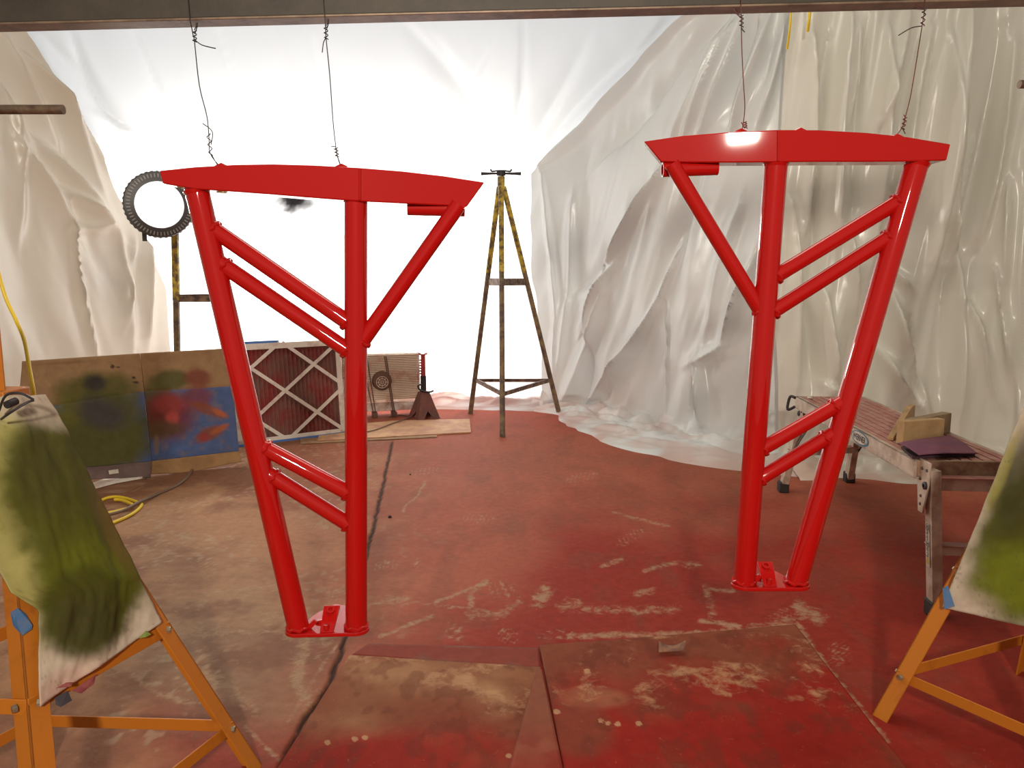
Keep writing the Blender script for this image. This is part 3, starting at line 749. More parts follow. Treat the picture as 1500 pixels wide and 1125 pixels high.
# ================================================================== STAINED CLOTHS OVER THE TRESTLES
def cloth(label, rows, pn, off, blobs, base, seed, bulge=.03):
    """rows: (t, left photo point, right photo point); lies on the trestle side through plane pn"""
    p0, n = pn; n = Vector(n).normalized(); nr, nc = 110, 80
    ts = [r_[0] for r_ in rows]; t = np.linspace(0, 1, nr); u = np.linspace(0, 1, nc)
    g = lambda k, j: np.interp(t, ts, [r_[k][j] for r_ in rows])
    lx, ly, rx, ry = g(1, 0), g(1, 1), g(2, 0), g(2, 1)
    qx = lx[:, None] + (rx - lx)[:, None] * u; qy = ly[:, None] + (ry - ly)[:, None] * u
    P = np.zeros((nr, nc, 3))
    for i in range(nr):
        for j in range(nc): P[i, j] = PP(qx[i, j], qy[i, j], Vector(p0) + n * off, n)
    wr = .05 * (fbm(u[None, :] * 3 + t[:, None] * 1.5, t[:, None] * 1.6, seed, 4) - .45) * np.sin(np.clip(u, .0, 1) * math.pi)[None, :] ** .7
    edge = np.sin(np.clip(u, 0, 1) * math.pi)[None, :] * np.sin(np.clip(t, .05, .97) * math.pi)[:, None]
    wr = wr + bulge * edge + .008 * (fbm(u[None, :] * 10, t[:, None] * 14, seed + 9, 3) - .5)
    P += np.array(n) * wr[..., None]
    Cc = np.ones((nr, nc, 3)) * np.array(base)
    nz = (fbm(qx / 26, qy / 26, seed, 4) - .5) * .3
    Cc = mixc(Cc, np.array(base) * .8, .5 * sst(.45, .65, fbm(qx / 14, qy / 30, seed + 3, 4)))
    for (cx, cy, rx_, ry_, rot, cc, f, sf) in blobs: Cc = mixc(Cc, cc, f * ell(qx, qy, cx, cy, rx_, ry_, rot, sf, nz))
    sp = sst(.80, .84, vn(qx / 2.6, qy / 2.6, seed + 20)) * sst(.55, .7, vn(qx / 20, qy / 20, seed + 21))
    Cc = mixc(Cc, (.08, .05, .03), .35 * sp)
    o = grid_obj('drop_cloth', P, Cc, M['cloth'], solid=.0025); return tag(o, label, 'cloth', 'cloths draped over the trestles')


OLIVE = np.array([.080, .080, .010]); OLD = np.array([.05, .045, .012]); GRN = np.array([.15, .17, .012]); CREAM = np.array([.52, .43, .33])
a0, a1, a2 = onL(0, .3), onL(3, .3), onL(0, .9)
nL = (a1 - a0).cross(a2 - a0).normalized(); nL = nL if nL.x > 0 else -nL
cloth('cream cloth with an olive green spray stain over the left trestle',
      [(0, (-80, 588), (66, 578)), (.04, (-75, 610), (84, 604)), (.25, (-60, 700), (118, 672)), (.5, (-25, 790), (160, 757)), (.66, (14, 868), (192, 822)), (.70, (56, 894), (200, 838)), (1, (56, 1036), (236, 912))],
      (a0, nL), .016, [(70, 640, 55, 50, 30, CREAM * .62, .5, .5), (25, 760, 50, 170, -10, np.array([.30, .28, .05]), .8, .25), (85, 720, 95, 110, -18, OLIVE * .85, .97, .22), (125, 800, 92, 140, -12, OLIVE, 1, .16), (128, 850, 66, 60, -15, GRN * .8, .8, .5), (115, 900, 62, 66, -20, OLIVE * .8, .97, .25), (118, 915, 44, 42, 10, OLD, .85, .5),
                       (158, 770, 22, 80, -28, np.array([.16, .09, .03]), .6, .5), (40, 690, 30, 70, -5, OLD * 1.3, .6, .5), (100, 700, 40, 60, 0, OLD * 1.2, .5, .6), (30, 590, 90, 26, 20, CREAM * .8, .7, .4), (95, 1010, 60, 26, -30, np.array([.50, .27, .22]), .6, .6)], CREAM, 3)
b0, b1, b2 = onR(0, .3), onR(3, .3), onR(0, .9)
nR = (b1 - b0).cross(b2 - b0).normalized(); nR = nR if nR.x < 0 else -nR
cloth('cream cloth with an olive green spray stain over the right trestle',
      [(0, (1512, 568), (1700, 545)), (.3, (1472, 664), (1680, 650)), (.6, (1431, 766), (1650, 760)), (.85, (1396, 852), (1620, 862)), (1, (1381, 890), (1600, 940))],
      (b0, nR), .022, [(1520, 790, 84, 130, 22, OLIVE, 1, .25), (1510, 700, 40, 90, 22, OLD, .8, .4), (1490, 850, 60, 50, 10, GRN, .9, .4), (1470, 690, 10, 60, 22, np.array([.3, .27, .04]), .6, .5), (1430, 890, 40, 22, 0, np.array([.50, .38, .30]), .4, .5)], CREAM * .98, 11)


def patch(name, label, cat, pts, pn, off, m, thick=.0012, crinkle=.002):
    p0, n = pn; n = Vector(n).normalized(); P = [PP(*q, Vector(p0) + n * off, n) for q in pts]
    P = [p + n * crinkle * math.sin(i * 2.4) for i, p in enumerate(P)]
    return tag(MB().prism(P, n * thick).build(name, m, smooth=False), label, cat)


patch('masking_tape', 'torn blue masking tape on the left trestle leg', 'tape', [(15, 897), (25, 891), (38, 899), (46, 916), (46, 922), (33, 931), (18, 917)], (a0, nL), .006, M['tape'])
patch('masking_tape', 'blue masking tape pinning the lower corner of the right cloth', 'tape', [(1381, 862), (1389, 858), (1398, 888), (1384, 893)], (b0, nR), .030, M['tape'])
patch('masking_tape', 'dark grey tape scrap on the left trestle brace', 'tape', [(80, 1022), (98, 1012), (106, 1026), (88, 1036), (82, 1032)], (a0, nL), .003, M['tape_dark'])
patch('paper_scrap', 'pinkish red scrap hanging on the left trestle brace', 'paper scrap', [(105, 1012), (140, 988), (138, 1002), (118, 1016)], (a0, nL), .004, M['paper_red'])
patch('paper_scrap', 'dark red torn scrap below the left cloth hem', 'paper scrap', [(82, 1008), (96, 1000), (107, 999), (103, 1006)], (a0, nL), .030, M['paper_red'])
patch('paper_scrap', 'small green scrap at the lower right corner of the left cloth', 'paper scrap', [(203, 935), (213, 924), (222, 929), (212, 934)], (a0, nL), .028, M['green_scrap'])


# spring clamp on the left cloth top
k = PY(40, 588, 1.56)
cl = thing('spring_clamp', 'bent metal spring clamp biting the top of the left cloth', 'clamp', k)
MB().tube(smooth_path([k + Vector(q) for q in ((-.06, .0, -.02), (-.03, -.02, .015), (.0, -.02, .02), (.02, -.01, .005))], 4), .0026, 8).build('jaw', M['iron'], cl)
MB().tube(smooth_path([k + Vector(q) for q in ((-.05, -.01, -.035), (-.02, -.03, -.02), (.01, -.02, .0), (.02, -.01, .004))], 4), .0026, 8).build('jaw', M['iron'], cl)
MB().lathe([(0, -.012), (.008, -.012), (.008, .012), (0, .012)], k + Vector((-.02, -.02, 0)), (.2, 1, .2), 14).build('coil', M['iron'], cl)


# ================================================================== TALL TRIPOD STANDS
def tripod(label, apex, feet, fr, group='tall yellow tripod stands', cradle=True, rad=.0225):
    ap = Vector(apex); root = thing('tripod_stand', label, 'tripod stand', (ap.x, ap.y, 0), group)
    fts = [Vector(f) for f in feet]; zt = ap.z - .10
    tops = [Vector((ap.x, ap.y, zt)) + (Vector((f.x, f.y, 0)) - Vector((ap.x, ap.y, 0))).normalized() * .022 for f in fts]
    for f, t in zip(fts, tops):
        mid = t + (f - t) * .36
        lg = MB().tube([t, mid], rad, 14).build('leg', M['yellow_steel'], root)
        MB().tube([mid, f], rad * .96, 14).build('lower_leg', M['dark_yellow'], lg)
        MB().lathe([(0, 0), (rad * 1.05, 0), (rad * 1.05, .02), (0, .02)], f, (0, 0, 1), 14).build('foot', M['rust'], lg)
    for q, h, mm in ((fr[0], .058, 'rust'), (fr[1], .030, 'rust')):
        for i in range(3):
            A = tops[i] + (fts[i] - tops[i]) * q; B = tops[(i + 1) % 3] + (fts[(i + 1) % 3] - tops[(i + 1) % 3]) * q
            mb = MB(); ln = (B - A).normalized(); inn = (Vector((ap.x, ap.y, A.z)) - (A + B) / 2).normalized()
            lbar(mb, A, B, h, h * .8, .004, (0, 0, -1), inn).build('brace', M[mm], root)
    MB().tube([Vector((ap.x, ap.y, zt - .06)), Vector((ap.x, ap.y, ap.z - .02))], .03, 18).build('collar', M['yellow_steel'], root)
    MB().tube([Vector((ap.x + .012, ap.y, ap.z - .50)), Vector((ap.x + .012, ap.y, ap.z))], .012, 12).build('screw', M['iron'], root)
    if cradle:
        hd = MB().tube([Vector((ap.x, ap.y, ap.z - .012)), Vector((ap.x, ap.y, ap.z + .018))], .036, 18).build('hub', M['iron'], root)
        for s_ in (-1, 1):
            MB().tube([Vector((ap.x + s_ * .02, ap.y, ap.z + .005)), Vector((ap.x + s_ * .11, ap.y, ap.z + .004)), Vector((ap.x + s_ * .165, ap.y, ap.z + .003))], [.008, .011, .014], 10).build('handle', M['iron'], root)
        MB().tube(smooth_path([Vector((ap.x + x, ap.y, ap.z + z)) for x, z in ((-.085, .04), (-.075, .022), (-.03, .026), (.03, .026), (.075, .022), (.085, .04))], 4), .007, 8).build('cradle', M['iron'], root)
    return root


g1, g2, g3 = G(736, 640), G(689, 606), G(819, 606)
tripod('tall slim tripod stand with worn yellow top standing alone by the back sheet', PY(734, 255, 6.5), [g1, g2, g3], (.385, .835))
la = PY(256, 322, 5.75); lq = PY(299, 322, 5.75)
st = thing('lamp_stand', 'upright yellow steel stand with a cross brace carrying the round lamp', 'stand', (la.x, la.y, 0))
fa, fb = Vector((PY(262, 640, 5.75).x, 5.75, 0)), Vector((PY(373, 643, 5.75).x, 5.75, 0)); fc_ = Vector((PY(367.5, 620, 6.35).x, 6.35, 0)); lr = lq + Vector((-.01, .10, 0))
for t, f in ((la, fa), (lq, fb), (lr, fc_)):
    mid = t + (f - t) * .36; lg = MB().bar(t, mid, .045, .03, (1, 0, 0)).build('post', M['yellow_steel'], st)
    MB().bar(mid, f, .040, .028, (1, 0, 0)).build('lower_post', M['dark_yellow'], lg)
MB().obox((la + lq) / 2 + Vector((.0, .05, .0)), Vector(((lq.x - la.x) / 2 + .02, 0, 0)), Vector((0, .09, 0)), Vector((0, 0, .012))).build('top_plate', M['rust'], st)
for q_ in (.335, .86):
    A, B, D_ = la + (fa - la) * q_, lq + (fb - lq) * q_, lr + (fc_ - lr) * q_
    for a, b in ((A, B), (B, D_), (A, D_)):
        lbar(MB(), a, b, .055, .05, .005, (0, 0, -1), (0, 1, .2)).build('brace', M['rust'], st)

# round LED lamp on its stand
lc = PY(233, 300, 5.55); ln = (Vector((.35, .6, 1.25)) - lc).normalized(); rr = 47.5 * zc(lc) / F_PX
lamp = thing('round_work_lamp', 'round switched on LED lamp with dark ribbed rim on a yellow stand', 'lamp', lc + Vector((0, 0, -rr)))
MB().lathe([(rr * .655, .016), (rr * .70, .034), (rr * .97, .026), (rr, .01), (rr, -.02), (rr * .93, -.045), (rr * .5, -.09), (0, -.10)], lc, ln, 64).build('housing', M['housing'], lamp)
MB().lathe([(0, .016), (rr * .5, .018), (rr * .66, .014)], lc, ln, 64).build('diffuser', M['led'], lamp)
a_ = ln.cross(Vector((0, 0, 1))).normalized(); b_2 = a_.cross(ln).normalized()
for i in range(56):
    g = 2 * math.pi * i / 56; e1 = a_ * math.cos(g) + b_2 * math.sin(g); e2 = -a_ * math.sin(g) + b_2 * math.cos(g)
    if i == 0:
        fin = None
    c_ = lc + e1 * rr * .875 + ln * .032
    MB().obox(c_, e1 * rr * .055, e2 * rr * .017, ln * .004).build('rim_fin', M['fin_gap'], lamp, smooth=False)
for i in range(40):
    g = 2 * math.pi * i / 40; e1 = a_ * math.cos(g) + b_2 * math.sin(g); e2 = -a_ * math.sin(g) + b_2 * math.cos(g)
    MB().obox(lc + e1 * rr * .995 - ln * .012, e1 * rr * .02, e2 * rr * .035, ln * .022).build('heat_sink_rib', M['housing'], lamp, smooth=False)
MB().bar(lc + a_ * rr * .45 - b_2 * rr * .85 - ln * .02, lc + a_ * rr * .45 - b_2 * rr * 1.12 - ln * .02, .03, .01, a_).build('bracket', M['housing'], lamp)
MB().bar(lc - b_2 * rr * .7 - ln * .05, Vector((la.x + .03, la.y + .02, la.z + .01)), .035, .012, a_).build('yoke', M['housing'], lamp)
sl = bpy.data.lights.new('lamp_glow', 'AREA'); sl.shape = 'DISK'; sl.size = rr * 1.3; sl.energy = 26; sl.color = (1, .95, .85)
so = bpy.data.objects.new('lamp_glow', sl); col.objects.link(so); so.location = lc + ln * .06; so.rotation_euler = ln.to_track_quat('-Z', 'Y').to_euler()
so.rotation_euler = (ln).to_track_quat('-Z', 'Y').to_euler()


# ================================================================== CARDBOARD PANELS AGAINST THE LEFT
KR = np.array([.33, .20, .105]); BLU = np.array([.085, .125, .27]); OLV = np.array([.09, .085, .025])


def card_panel(label, bl_, br_, top_l, top_r, blue_l, blue_r, blobs, flap_px, flap_col, seed, lean=.06):
    A, B = G(*bl_), G(*br_); ex = (B - A); n = Vector((ex.y, -ex.x, 0)).normalized(); n = n if n.y < 0 else -n
    n = (n + Vector((0, 0, lean))).normalized(); p0 = A + Vector((0, 0, .0))
    root = thing('flattened_box', label, 'cardboard', ((A.x + B.x) / 2, (A.y + B.y) / 2, 0), 'cardboard panels leaning by the left sheet')
    nr, nc = 90, 100; t = np.linspace(0, 1, nr); u = np.linspace(0, 1, nc)
    fl, frr = flap_px                                            # crease above the bottom flap (photo points)
    qx = (top_l[0] + (fl[0] - top_l[0]) * t)[:, None] * (1 - u) + (top_r[0] + (frr[0] - top_r[0]) * t)[:, None] * u
    qy = (top_l[1] + (fl[1] - top_l[1]) * t)[:, None] * (1 - u) + (top_r[1] + (frr[1] - top_r[1]) * t)[:, None] * u
    P = np.zeros((nr, nc, 3))
    for i in range(nr):
        for j in range(nc): P[i, j] = PP(qx[i, j], qy[i, j], p0, n)
    Cc = np.ones((nr, nc, 3)) * KR
    nz = (fbm(qx / 22, qy / 22, seed, 4) - .5)
    bline = blue_l[1] + (qx - blue_l[0]) * (blue_r[1] - blue_l[1]) / (blue_r[0] - blue_l[0])
    Cc = mixc(Cc, BLU, sst(-.6, .6, qy - bline))
    Cc = mixc(Cc, KR * .75, .35 * sst(.5, .7, fbm(qx / 9, qy / 9, seed + 2, 4)))
    for (cx, cy, rx_, ry_, rot, cc, f, sf) in blobs: Cc = mixc(Cc, cc, f * ell(qx, qy, cx, cy, rx_, ry_, rot, sf, nz * .35))
    P += np.array(n) * (.010 * (fbm(qx / 40, qy / 40, seed + 4, 3) - .5) + .006 * sst(.10, .0, t)[:, None])[..., None]
    # the top flap fold and the flap line show as a shallow crease
    crease = np.exp(-((qy - bline) / 1.5) ** 2) * -.004; P += np.array(n) * crease[..., None]
    pan = grid_obj('front_panel', P, Cc, M['paper'], root, solid=.006)
    A2, B2 = PP(*fl, p0, n), PP(*frr, p0, n); f0, f1 = G(*bl_), G(*br_)
    q = np.zeros((14, 60, 3)); qc = np.ones((14, 60, 3)) * np.array(flap_col)
    for i in range(14):
        for j in range(60):
            uu = j / 59; tt = i / 13; q[i, j] = (A2.lerp(B2, uu)).lerp(f0.lerp(f1, uu) + Vector((0, -.03, .010 + .012 * math.sin(uu * 5 + seed))), tt)
    qc = mixc(qc, np.array(flap_col) * .6, .5 * sst(.45, .65, fbm(q[..., 0] * 8, q[..., 2] * 14 + q[..., 1] * 6, seed + 8, 3)))
    grid_obj('bottom_flap', q, qc, M['paper'], root, solid=.006)
    return root, (p0, n)


PUR = np.array([.06, .05, .06]); RSP = np.array([.30, .05, .045]); ORS = np.array([.42, .12, .05])
c1, pn1 = card_panel('leaning cardboard panel with a wide olive spray patch', (14, 716), (224, 699), (33, 529), (205, 517.5), (36, 600), (212, 573),
                     [(140, 572, 58, 26, -4, OLV * 1.1, .9, .35), (150, 632, 72, 58, 0, OLV, .97, .28), (120, 655, 90, 40, -10, OLV, .95, .4), (100, 600, 24, 22, 0, np.array([.14, .13, .025]), .7, .6), (140, 561, 16, 11, 0, PUR * .6, .85, .5), (150, 606, 36, 22, 15, PUR, .8, .5), (165, 662, 46, 22, -10, OLV, .9, .5),
                      (165, 537, 3, 3, 0, PUR * .4, .9, .3), (173, 538, 3, 1.2, 0, PUR * .4, .9, .3), (196, 553, 2.4, 2, 0, PUR * .4, .9, .3), (199, 560, 5, 1.2, 0, PUR * .4, .8, .3), (213, 558, 5, 1.2, 0, PUR * .4, .8, .3), (95, 531, 40, 2, -4, KR * .6, .5, .5)],
                     ((18, 694), (222, 676)), (.16, .105, .095), 5)
c2, pn2 = card_panel('leaning cardboard panel with red spray patches on blue print', (224, 696), (356, 680), (205, 517.5), (335, 510), (212, 573), (338, 566),
                     [(250, 556, 30, 14, -3, np.array([.10, .10, .035]), .9, .3), (290, 553, 20, 13, 5, np.array([.20, .055, .04]), .85, .4), (225, 600, 26, 40, 0, OLV * 1.2, .85, .4), (245, 610, 36, 32, 10, RSP * .55, .85, .45), (248, 592, 24, 14, 0, RSP, .8, .5), (252, 612, 10, 9, 0, RSP * 1.5, .85, .5), (288, 583, 20, 18, 0, RSP * .7, .7, .45),
                      (240, 628, 30, 12, 0, np.array([.11, .07, .03]), .7, .5), (305, 600, 28, 7, 22, ORS * .6, .8, .4), (322, 605, 12, 4, 25, ORS, .9, .4), (305, 636, 22, 9, -25, ORS * .6, .85, .4), (322, 628, 14, 4, -28, ORS, .9, .4), (298, 640, 8, 6, 0, RSP, .8, .4), (286, 655, 60, 4, -6, BLU * 1.2, .3, .5), (229, 652, 4, 14, 0, KR * .8, .6, .3)],
                     ((222, 675.5), (350, 661)), (.36, .20, .09), 9)
patch('address_label', None, None, [(159, 689), (173, 687), (174, 693), (160, 695)], pn1, .030, M['sticker']).parent = None
lb_ = bpy.data.objects['address_label']; lb_.parent = c1; lb_.matrix_parent_inverse = Matrix.Translation(c1.location).inverted()
MB().prism([G(*q, .004) for q in ((130, 712), (165, 700), (200, 694), (222, 694), (215, 700), (170, 708), (140, 716))], (0, 0, .012)).build('torn_layer', M['white_card'], c1)


# ================================================================== PLEATED FILTER
def filt():
    A, B = G(348, 655), G(507, 635); ex = (B - A); W = ex.length; ex.normalize(); n = Vector((ex.y, -ex.x, 0)); n = n if n.y < 0 else -n
    n = (n + Vector((0, 0, .10))).normalized(); up = ex.cross(n) if ex.cross(n).z > 0 else -ex.cross(n); Hh = .735; D = .09
    root = thing('pleated_filter', 'large pleated air filter with white diamond lattice, stained dark red', 'air filter', ((A.x + B.x) / 2, (A.y + B.y) / 2, 0))
    at = lambda u, v, o=0.: A + ex * (u * W) + up * (v * Hh) + n * o
    bw = .055
    for (u0, v0, u1, v1) in ((0, 0, 1, 0), (0, 1, 1, 1), (0, 0, 0, 1), (1, 0, 1, 1)):
        mb = MB(); inn = (at(.5, .5) - (at(u0, v0) + at(u1, v1)) / 2).normalized()
        c = (at(u0, v0) + at(u1, v1)) / 2; h = (at(u1, v1) - at(u0, v0)) / 2
        wd = bw * (.8 if u0 != u1 else .75)
        mb.obox(c + inn * wd / 2, h, inn * wd / 2, n * .004); mb.obox(c + inn * .004 - n * D / 2, h, inn * .004, n * D / 2); mb.build('frame_side', M['white_card'], root)
    MB().obox(at(.5, 0, -D / 2) + up * .004, ex * W / 2 * 1.01, up * .012, n * (D / 2 + .006)).build('blue_edge', M['blue_card'], root)
    MB().obox(at(.27, 1.008, -D / 2), ex * W * .16, up * .012, n * D / 2).build('blue_edge', M['blue_card'], root)
    # pleats: folded media
    mb = MB(); N_ = 26; vs_ = []
    for i in range(N_ * 2 + 1):
        o = -.012 if i % 2 == 0 else -.055; vs_ += [at(i / (N_ * 2), 0.02, o), at(i / (N_ * 2), .98, o)]
    mb.poly(vs_, [(2 * i, 2 * i + 2, 2 * i + 3, 2 * i + 1) for i in range(N_ * 2)])
    tag(mb.build('pleated_media', M['media'], root, smooth=False), 'dark red stained pleats', kind='stuff')
    for (u0, v0, sg) in ((.45, .51, 1), (.45, .51, -1), (.16, .76, 1), (.73, .26, 1), (.16, .26, -1), (.73, .76, -1)):
        k_ = .877 * sg; pts = []
        for u in (0., 1.):
            v = v0 + (u - u0) * k_
            if 0 <= v <= 1: pts.append((u, v))
        for v in (0., 1.):
            u = u0 + (v - v0) / k_
            if 0 < u < 1: pts.append((u, v))
        a, b = pts[0], pts[1]
        MB().bar(at(*a, .003 + .0005 * sg), at(*b, .003 + .0005 * sg), .026, .004, up).build('lattice_strip', M['white_card'], root, smooth=False)
    return root


filt()


# ================================================================== BOX FAN
def fan():
    A, B = G(503, 613), G(616, 607.5); ex = (B - A); W = ex.length; ex.normalize(); n = Vector((ex.y, -ex.x, 0)); n = n if n.y < 0 else -n
    up = Vector((0, 0, 1)); Hh = .50; D = .14; z0 = .05
    root = thing('box_fan', 'square box fan with wire grille and round hub, dusted with red', 'fan', ((A.x + B.x) / 2, (A.y + B.y) / 2, 0))
    at = lambda u, v, o=0.: A + ex * (u * W) + up * (z0 + v * Hh) + n * o
    for (u0, v0, u1, v1) in ((0, 0, 1, 0), (0, 1, 1, 1), (0, 0, 0, 1), (1, 0, 1, 1)):
        c = (at(u0, v0) + at(u1, v1)) / 2; inn = (at(.5, .5) - c).normalized()
        MB().obox(c - n * D / 2 + inn * .006, (at(u1, v1) - at(u0, v0)) / 2, inn * .006, n * D / 2).build('case_side', M['fan_case'], root, bevel=.002)
    MB().obox(at(.5, .075, -.006), ex * W * .48, up * Hh * .075, n * .004).build('case_panel', M['fan_case'], root, bevel=.003)
    MB().obox(at(.5, .57, -.10), ex * W * .48, up * Hh * .41, n * .004).build('rear_panel', M['fan_blade'], root)
    mb = MB()
    for i in range(27):
        v = .17 + .81 * i / 26; bow = .012
        mb.tube([at(.01, v, 0), at(.2, v, bow), at(.5, v, bow * 1.3), at(.8, v, bow), at(.99, v, 0)], .005, 6)
    mb.build('wire_grille', M['fan_metal'], root)
    for i, u in enumerate((.30, .33, .555, .575)):
        MB().bar(at(u - (.05 if i == 0 else .015), .96, .022), at(u + .08, -.02, .022), .009, .006, ex).build('strut', M['fan_dark'], root)
    for u in (.40, .65):
        MB().obox(at(u, -.055, .0), ex * .02, up * .022, n * .07).build('foot', M['fan_dark'], root, bevel=.003)
    MB().lathe([(0, .03), (.045, .03), (.075, .026), (.085, .012), (.085, 0)], at(.5, .54, .012), n, 32).build('hub_ring', M['fan_dark'], root)
    mb = MB()
    for r_ in (.032, .05): mb.lathe([(r_ - .002, .032), (r_ + .002, .032), (r_ + .002, .036), (r_ - .002, .036)], at(.5, .52, .012), n, 28, close=True)
    for i in range(8):
        g = i * math.pi / 4; d = ex * math.cos(g) + up * math.sin(g); mb.bar(at(.5, .52, .046) + d * .006, at(.5, .52, .046) + d * .052, .003, .003, n)
    mb.build('hub_rosette', M['fan_metal'], root)
    for i in range(5):
        g = 2 * math.pi * i / 5 + .3; d = ex * math.cos(g) + up * math.sin(g); t = -ex * math.sin(g) + up * math.cos(g); c = at(.5, .54, -.07)
        MB().prism([c + d * .05 - t * .03, c + d * .20 - t * .085 + n * .02, c + d * .225 + t * .02 - n * .01, c + d * .19 + t * .085 - n * .03, c + d * .05 + t * .03], n * -.004).build('blade', M['fan_blade'], root)


fan()


# ================================================================== JACK STANDS
def jack(label, px_, py_, rot=0., s=1.0):
    o = G(px_, py_); root = thing('jack_stand', label, 'jack stand', o, 'red jack stands beside the fan'); c, sn = math.cos(rot), math.sin(rot)
    T = lambda x, y, z: o + Vector((c * x - sn * y, sn * x + c * y, z)) * s
    hb, ht, zt = .105, .035, .235
    for (sx, sy) in ((1, 0), (-1, 0), (0, 1), (0, -1)):
        if sx: q = [(sx * hb, -hb, 0), (sx * hb, -hb * .45, 0), (sx * hb * .72, -.0, .07), (sx * hb, hb * .45, 0), (sx * hb, hb, 0), (sx * ht, ht, zt), (sx * ht, -ht, zt)]
        else: q = [(-hb, sy * hb, 0), (-hb * .45, sy * hb, 0), (0, sy * hb * .72, .07), (hb * .45, sy * hb, 0), (hb, sy * hb, 0), (ht, sy * ht, zt), (-ht, sy * ht, zt)]
        P = [T(*k) for k in q]; nrm = (P[1] - P[0]).cross(P[5] - P[0]).normalized(); MB().prism(P, nrm * .004).build('base_side', M['jack_base'], root, smooth=False)
    MB().tube([T(0, 0, zt - .03), T(0, 0, zt + .14)], .026 * s, 16).build('sleeve', M['iron'], root)
    MB().bar(T(0, 0, zt + .02), T(0, 0, zt + .33), .036 * s, .024 * s, (c, sn, 0)).build('ratchet_post', M['jack_red'], root, bevel=.003)
    for i in range(6): MB().obox(T(-.022, 0, zt + .16 + i * .024), (T(.006, 0, 0) - o), (T(0, .011, 0) - o), Vector((0, 0, .006))).build('ratchet_tooth', M['jack_red'], root)
    MB().prism([T(-.035, -.02, zt + .345), T(-.03, -.02, zt + .325), T(.03, -.02, zt + .325), T(.035, -.02, zt + .345), T(.02, -.02, zt + .333), T(-.02, -.02, zt + .333)], T(0, .04, 0) - o).build('saddle', M['jack_red'], root)
    MB().tube(smooth_path([T(.08, -.03, zt + .005), T(.03, -.05, zt - .0), T(-.05, -.06, zt + .02), T(-.075, -.05, zt + .06), T(-.03, -.03, zt + .07)], 5), .008 * s, 10).build('handle', M['iron'], root)


jack('dusty red jack stand to the right of the box fan', 621, 612, .55, .98)
jack('red jack stand half hidden between the pleated filter and the box fan', 488, 611, -.3, .98)

# ================================================================== FLAT BOARDS AND CARDBOARD ON THE FLOOR
fbd = [G(*q, .012) for q in ((465, 645), (560, 640), (690, 632.5), (688, 613.5), (578, 616), (470, 626))]
tag(MB().prism(fbd, (0, 0, -.010)).build('floor_board', M['ply'], smooth=False, loc=G(580, 630)), 'tan cardboard strip lying flat in front of the box fan', 'board')
fb2 = [G(*q, .006) for q in ((440, 650), (640, 640), (640, 634), (440, 642))]
tag(MB().prism(fb2, (0, 0, -.004)).build('floor_board', M['kraft'], smooth=False, loc=G(540, 643)), 'thin brown strip under the tan cardboard strip', 'board')


def floor_sheet(label, quad, z, blobs, base, seed, group='cardboard sheets on the floor in front'):
    (q0, q1, q2, q3) = quad                                 # far left, far right, near right, near left (photo points on the ground)
    A, B, Cq, Dq = [np.array(G(*q, z)) for q in quad]
    nr, nc = 150, 150; t = np.linspace(0, 1, nr)[:, None, None]; u = np.linspace(0, 1, nc)[None, :, None]
    P = (A * (1 - u) + B * u) * (1 - t) + (Dq * (1 - u) + Cq * u) * t
    P[..., 2] += .006 * (fbm(P[..., 0] * 3, P[..., 1] * 3, seed, 3)) + .012 * np.maximum(0, fbm(P[..., 0] * 5, P[..., 1] * 5, seed + 1, 2) - .62)
    qx, qy = proj(P[..., 0], P[..., 1], P[..., 2]); Cc = np.ones((nr, nc, 3)) * np.array(base)
    nz = fbm(P[..., 0] * 5, P[..., 1] * 5, seed + 2, 5) - .5
    RD = np.array([.25, .013, .008]); RB = np.array([.19, .045, .024]); TN = np.array([.36, .185, .095])
    f1 = fbm(P[..., 0] * 6, P[..., 1] * 6, seed + 3, 5); f2 = fbm(P[..., 0] * 13, P[..., 1] * 13, seed + 4, 4)
    Cc = mixc(Cc, RB, .75 * sst(.42, .60, f1)); 
    for (cx, cy, rx_, ry_, rot, kind, f) in blobs:
        Cc = mixc(Cc, {'r': RD, 'b': RB, 't': TN}[kind], f * ell(qx, qy, cx, cy, rx_, ry_, rot, .5, nz * 1.5))
    sc_ = (.62 if seed == 101 else .42) * sst(.42, .62, f1) * sst(1090, 985, qy) + .25 * sst(.5, .7, f2) * sst(1120, 1000, qy)
    for (cx, cy) in ((815, 1045), (890, 1062), (905, 1063), (935, 1062), (880, 1058), (520, 1085), (535, 1083), (860, 985), (480, 1090), (745, 1110)): sc_ = np.maximum(sc_, ell(qx, qy, cx, cy, 5, 4, 0, .3))
    Cc = mixc(Cc, RB * .6, .4 * sst(.58, .7, fbm(P[..., 0] * 20, P[..., 1] * 12, seed + 7, 3)))
    o = grid_obj('cardboard_sheet', P, np.concatenate([Cc, sc_[..., None]], -1), M['floor_card'], solid=.005); return tag(o, label, 'cardboard', group), P


